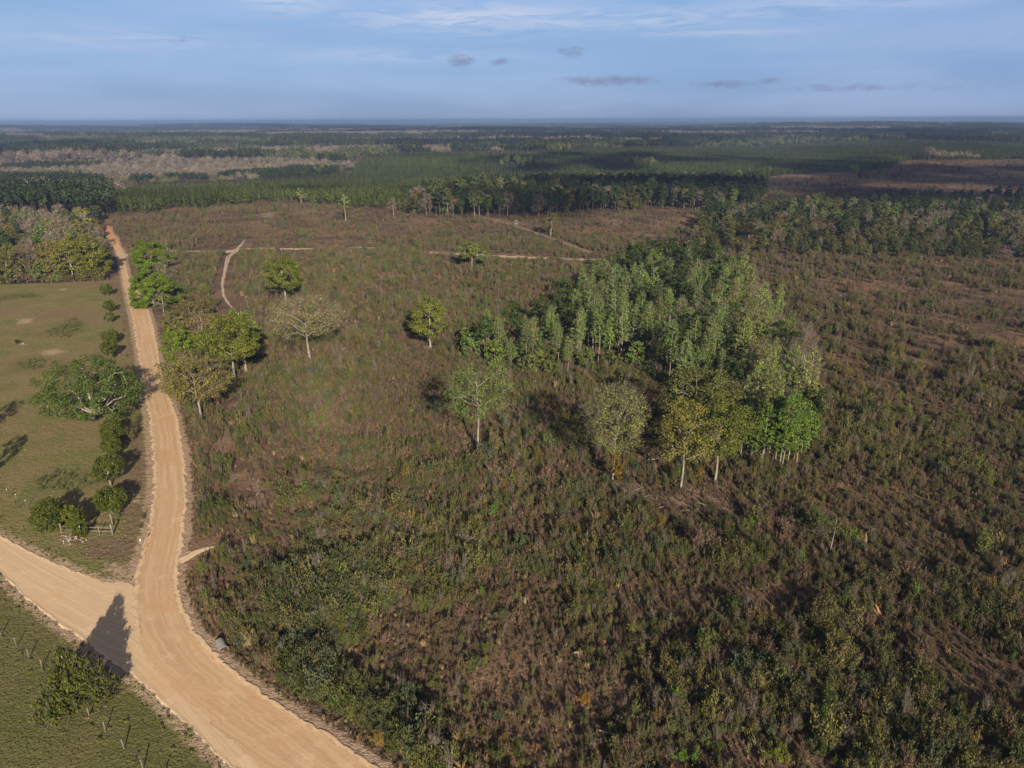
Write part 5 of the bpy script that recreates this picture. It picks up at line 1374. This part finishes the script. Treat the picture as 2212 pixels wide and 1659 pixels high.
# ------------------------------------------------------------------ unseen clouds added behind the camera to shade the country, and the haze
def cloud_mat(name, dens):
    m = mat(name); t = NT(m)
    d = t.n('ShaderNodeBsdfDiffuse'); d.inputs[0].default_value = (0.85, 0.85, 0.86, 1)
    tr = t.n('ShaderNodeBsdfTransparent')
    x = t.n('ShaderNodeMixShader'); x.inputs[0].default_value = dens
    t.l(tr.outputs[0], x.inputs[1]); t.l(d.outputs[0], x.inputs[2]); t.out(x.outputs[0])
    return m
M_SHADE_CLOUD = cloud_mat("cloud_vapour", 0.5); M_SHADE_CLOUD_THIN = cloud_mat("thin_cloud_vapour", 0.12)
def cloud(name, cx, cy, R1, R2, alt, seed, rot=0.0, m=None):
    """cx, cy: where its shade falls"""
    r = np.random.default_rng(seed); b = MB()
    s = SUNV / SUNV.z * alt
    for _ in range(26):
        a_, q_ = r.random() * 6.28, r.random() ** .6
        ox, oy = q_ * math.cos(a_) * R1, q_ * math.sin(a_) * R2
        ca, sa = math.cos(rot), math.sin(rot)
        c = np.array([ox * ca - oy * sa, ox * sa + oy * ca, r.normal() * 12])
        rr_ = min(R1, R2) * r.uniform(.28, .50) * (1.15 - .6 * q_)
        th = np.linspace(0, math.pi, 9); ph = np.arange(16) * math.pi / 8
        v = np.stack([np.sin(th)[:, None] * np.cos(ph), np.sin(th)[:, None] * np.sin(ph), np.repeat(np.cos(th)[:, None] * .22, 16, 1)], -1)
        v *= rr_ * (1 + .35 * (fbm(v[..., 0] * 1.7 + c[0], v[..., 1] * 1.7 + c[1], 3) - .5))[..., None]
        i = np.arange(8)[:, None] * 16; k = np.arange(16)[None]; k2 = (k + 1) % 16
        b.quads(v.reshape(-1, 3) + c, np.stack([i + k, i + 16 + k, i + 16 + k2, i + k2], -1).reshape(-1, 4))
    o = obj(name, b.mesh(name, [m or M_SHADE_CLOUD], smooth=True), None, (cx + s.x, cy + s.y, alt))
    return tag(o, "unseen cloud drifting over the land behind the camera", "cloud", "unseen clouds added for their shade", kind='structure')
SHADE_CLOUDS = [(150, 640, 330, 120, 900, 1), (560, 700, 330, 230, 900, 2), (150, 1150, 260, 130, 900, 3), (640, 1010, 330, 170, 900, 8), (1500, 2400, 900, 400, 900, 4), (-300, 3000, 700, 240, 900, 5), (-900, 4600, 900, 500, 900, 6)]
for cdef in SHADE_CLOUDS: cloud("cloud", *cdef)
cloud("cloud", 150, 90, 130, 60, 900, 13, 0.0, M_SHADE_CLOUD_THIN)  # added only to dim the near right foreground

def haze():
    b = MB(); zt = 70.0; zb = -62.0
    b.box([0, 0, (zt + zb) / 2], [74000, 74000, zt - zb])
    m = bpy.data.materials.new("haze_air"); m.use_nodes = True; m.node_tree.nodes.clear(); t = NT(m)
    v = t.n('ShaderNodeVolumePrincipled')
    v.inputs['Color'].default_value = (0.24, 0.36, 0.64, 1)
    v.inputs['Density'].default_value = 1.6e-4
    v.inputs['Anisotropy'].default_value = 0.0
    o_ = t.n('ShaderNodeOutputMaterial'); t.l(v.outputs[0], o_.inputs['Volume'])
    o = obj("haze", b.mesh("haze", [m])); tag(o, "pale blue haze hanging over the far country", "haze", kind='stuff')
haze()
print("terrain range", gz.min(), gz.max(), "shrubs", len(SH_P))
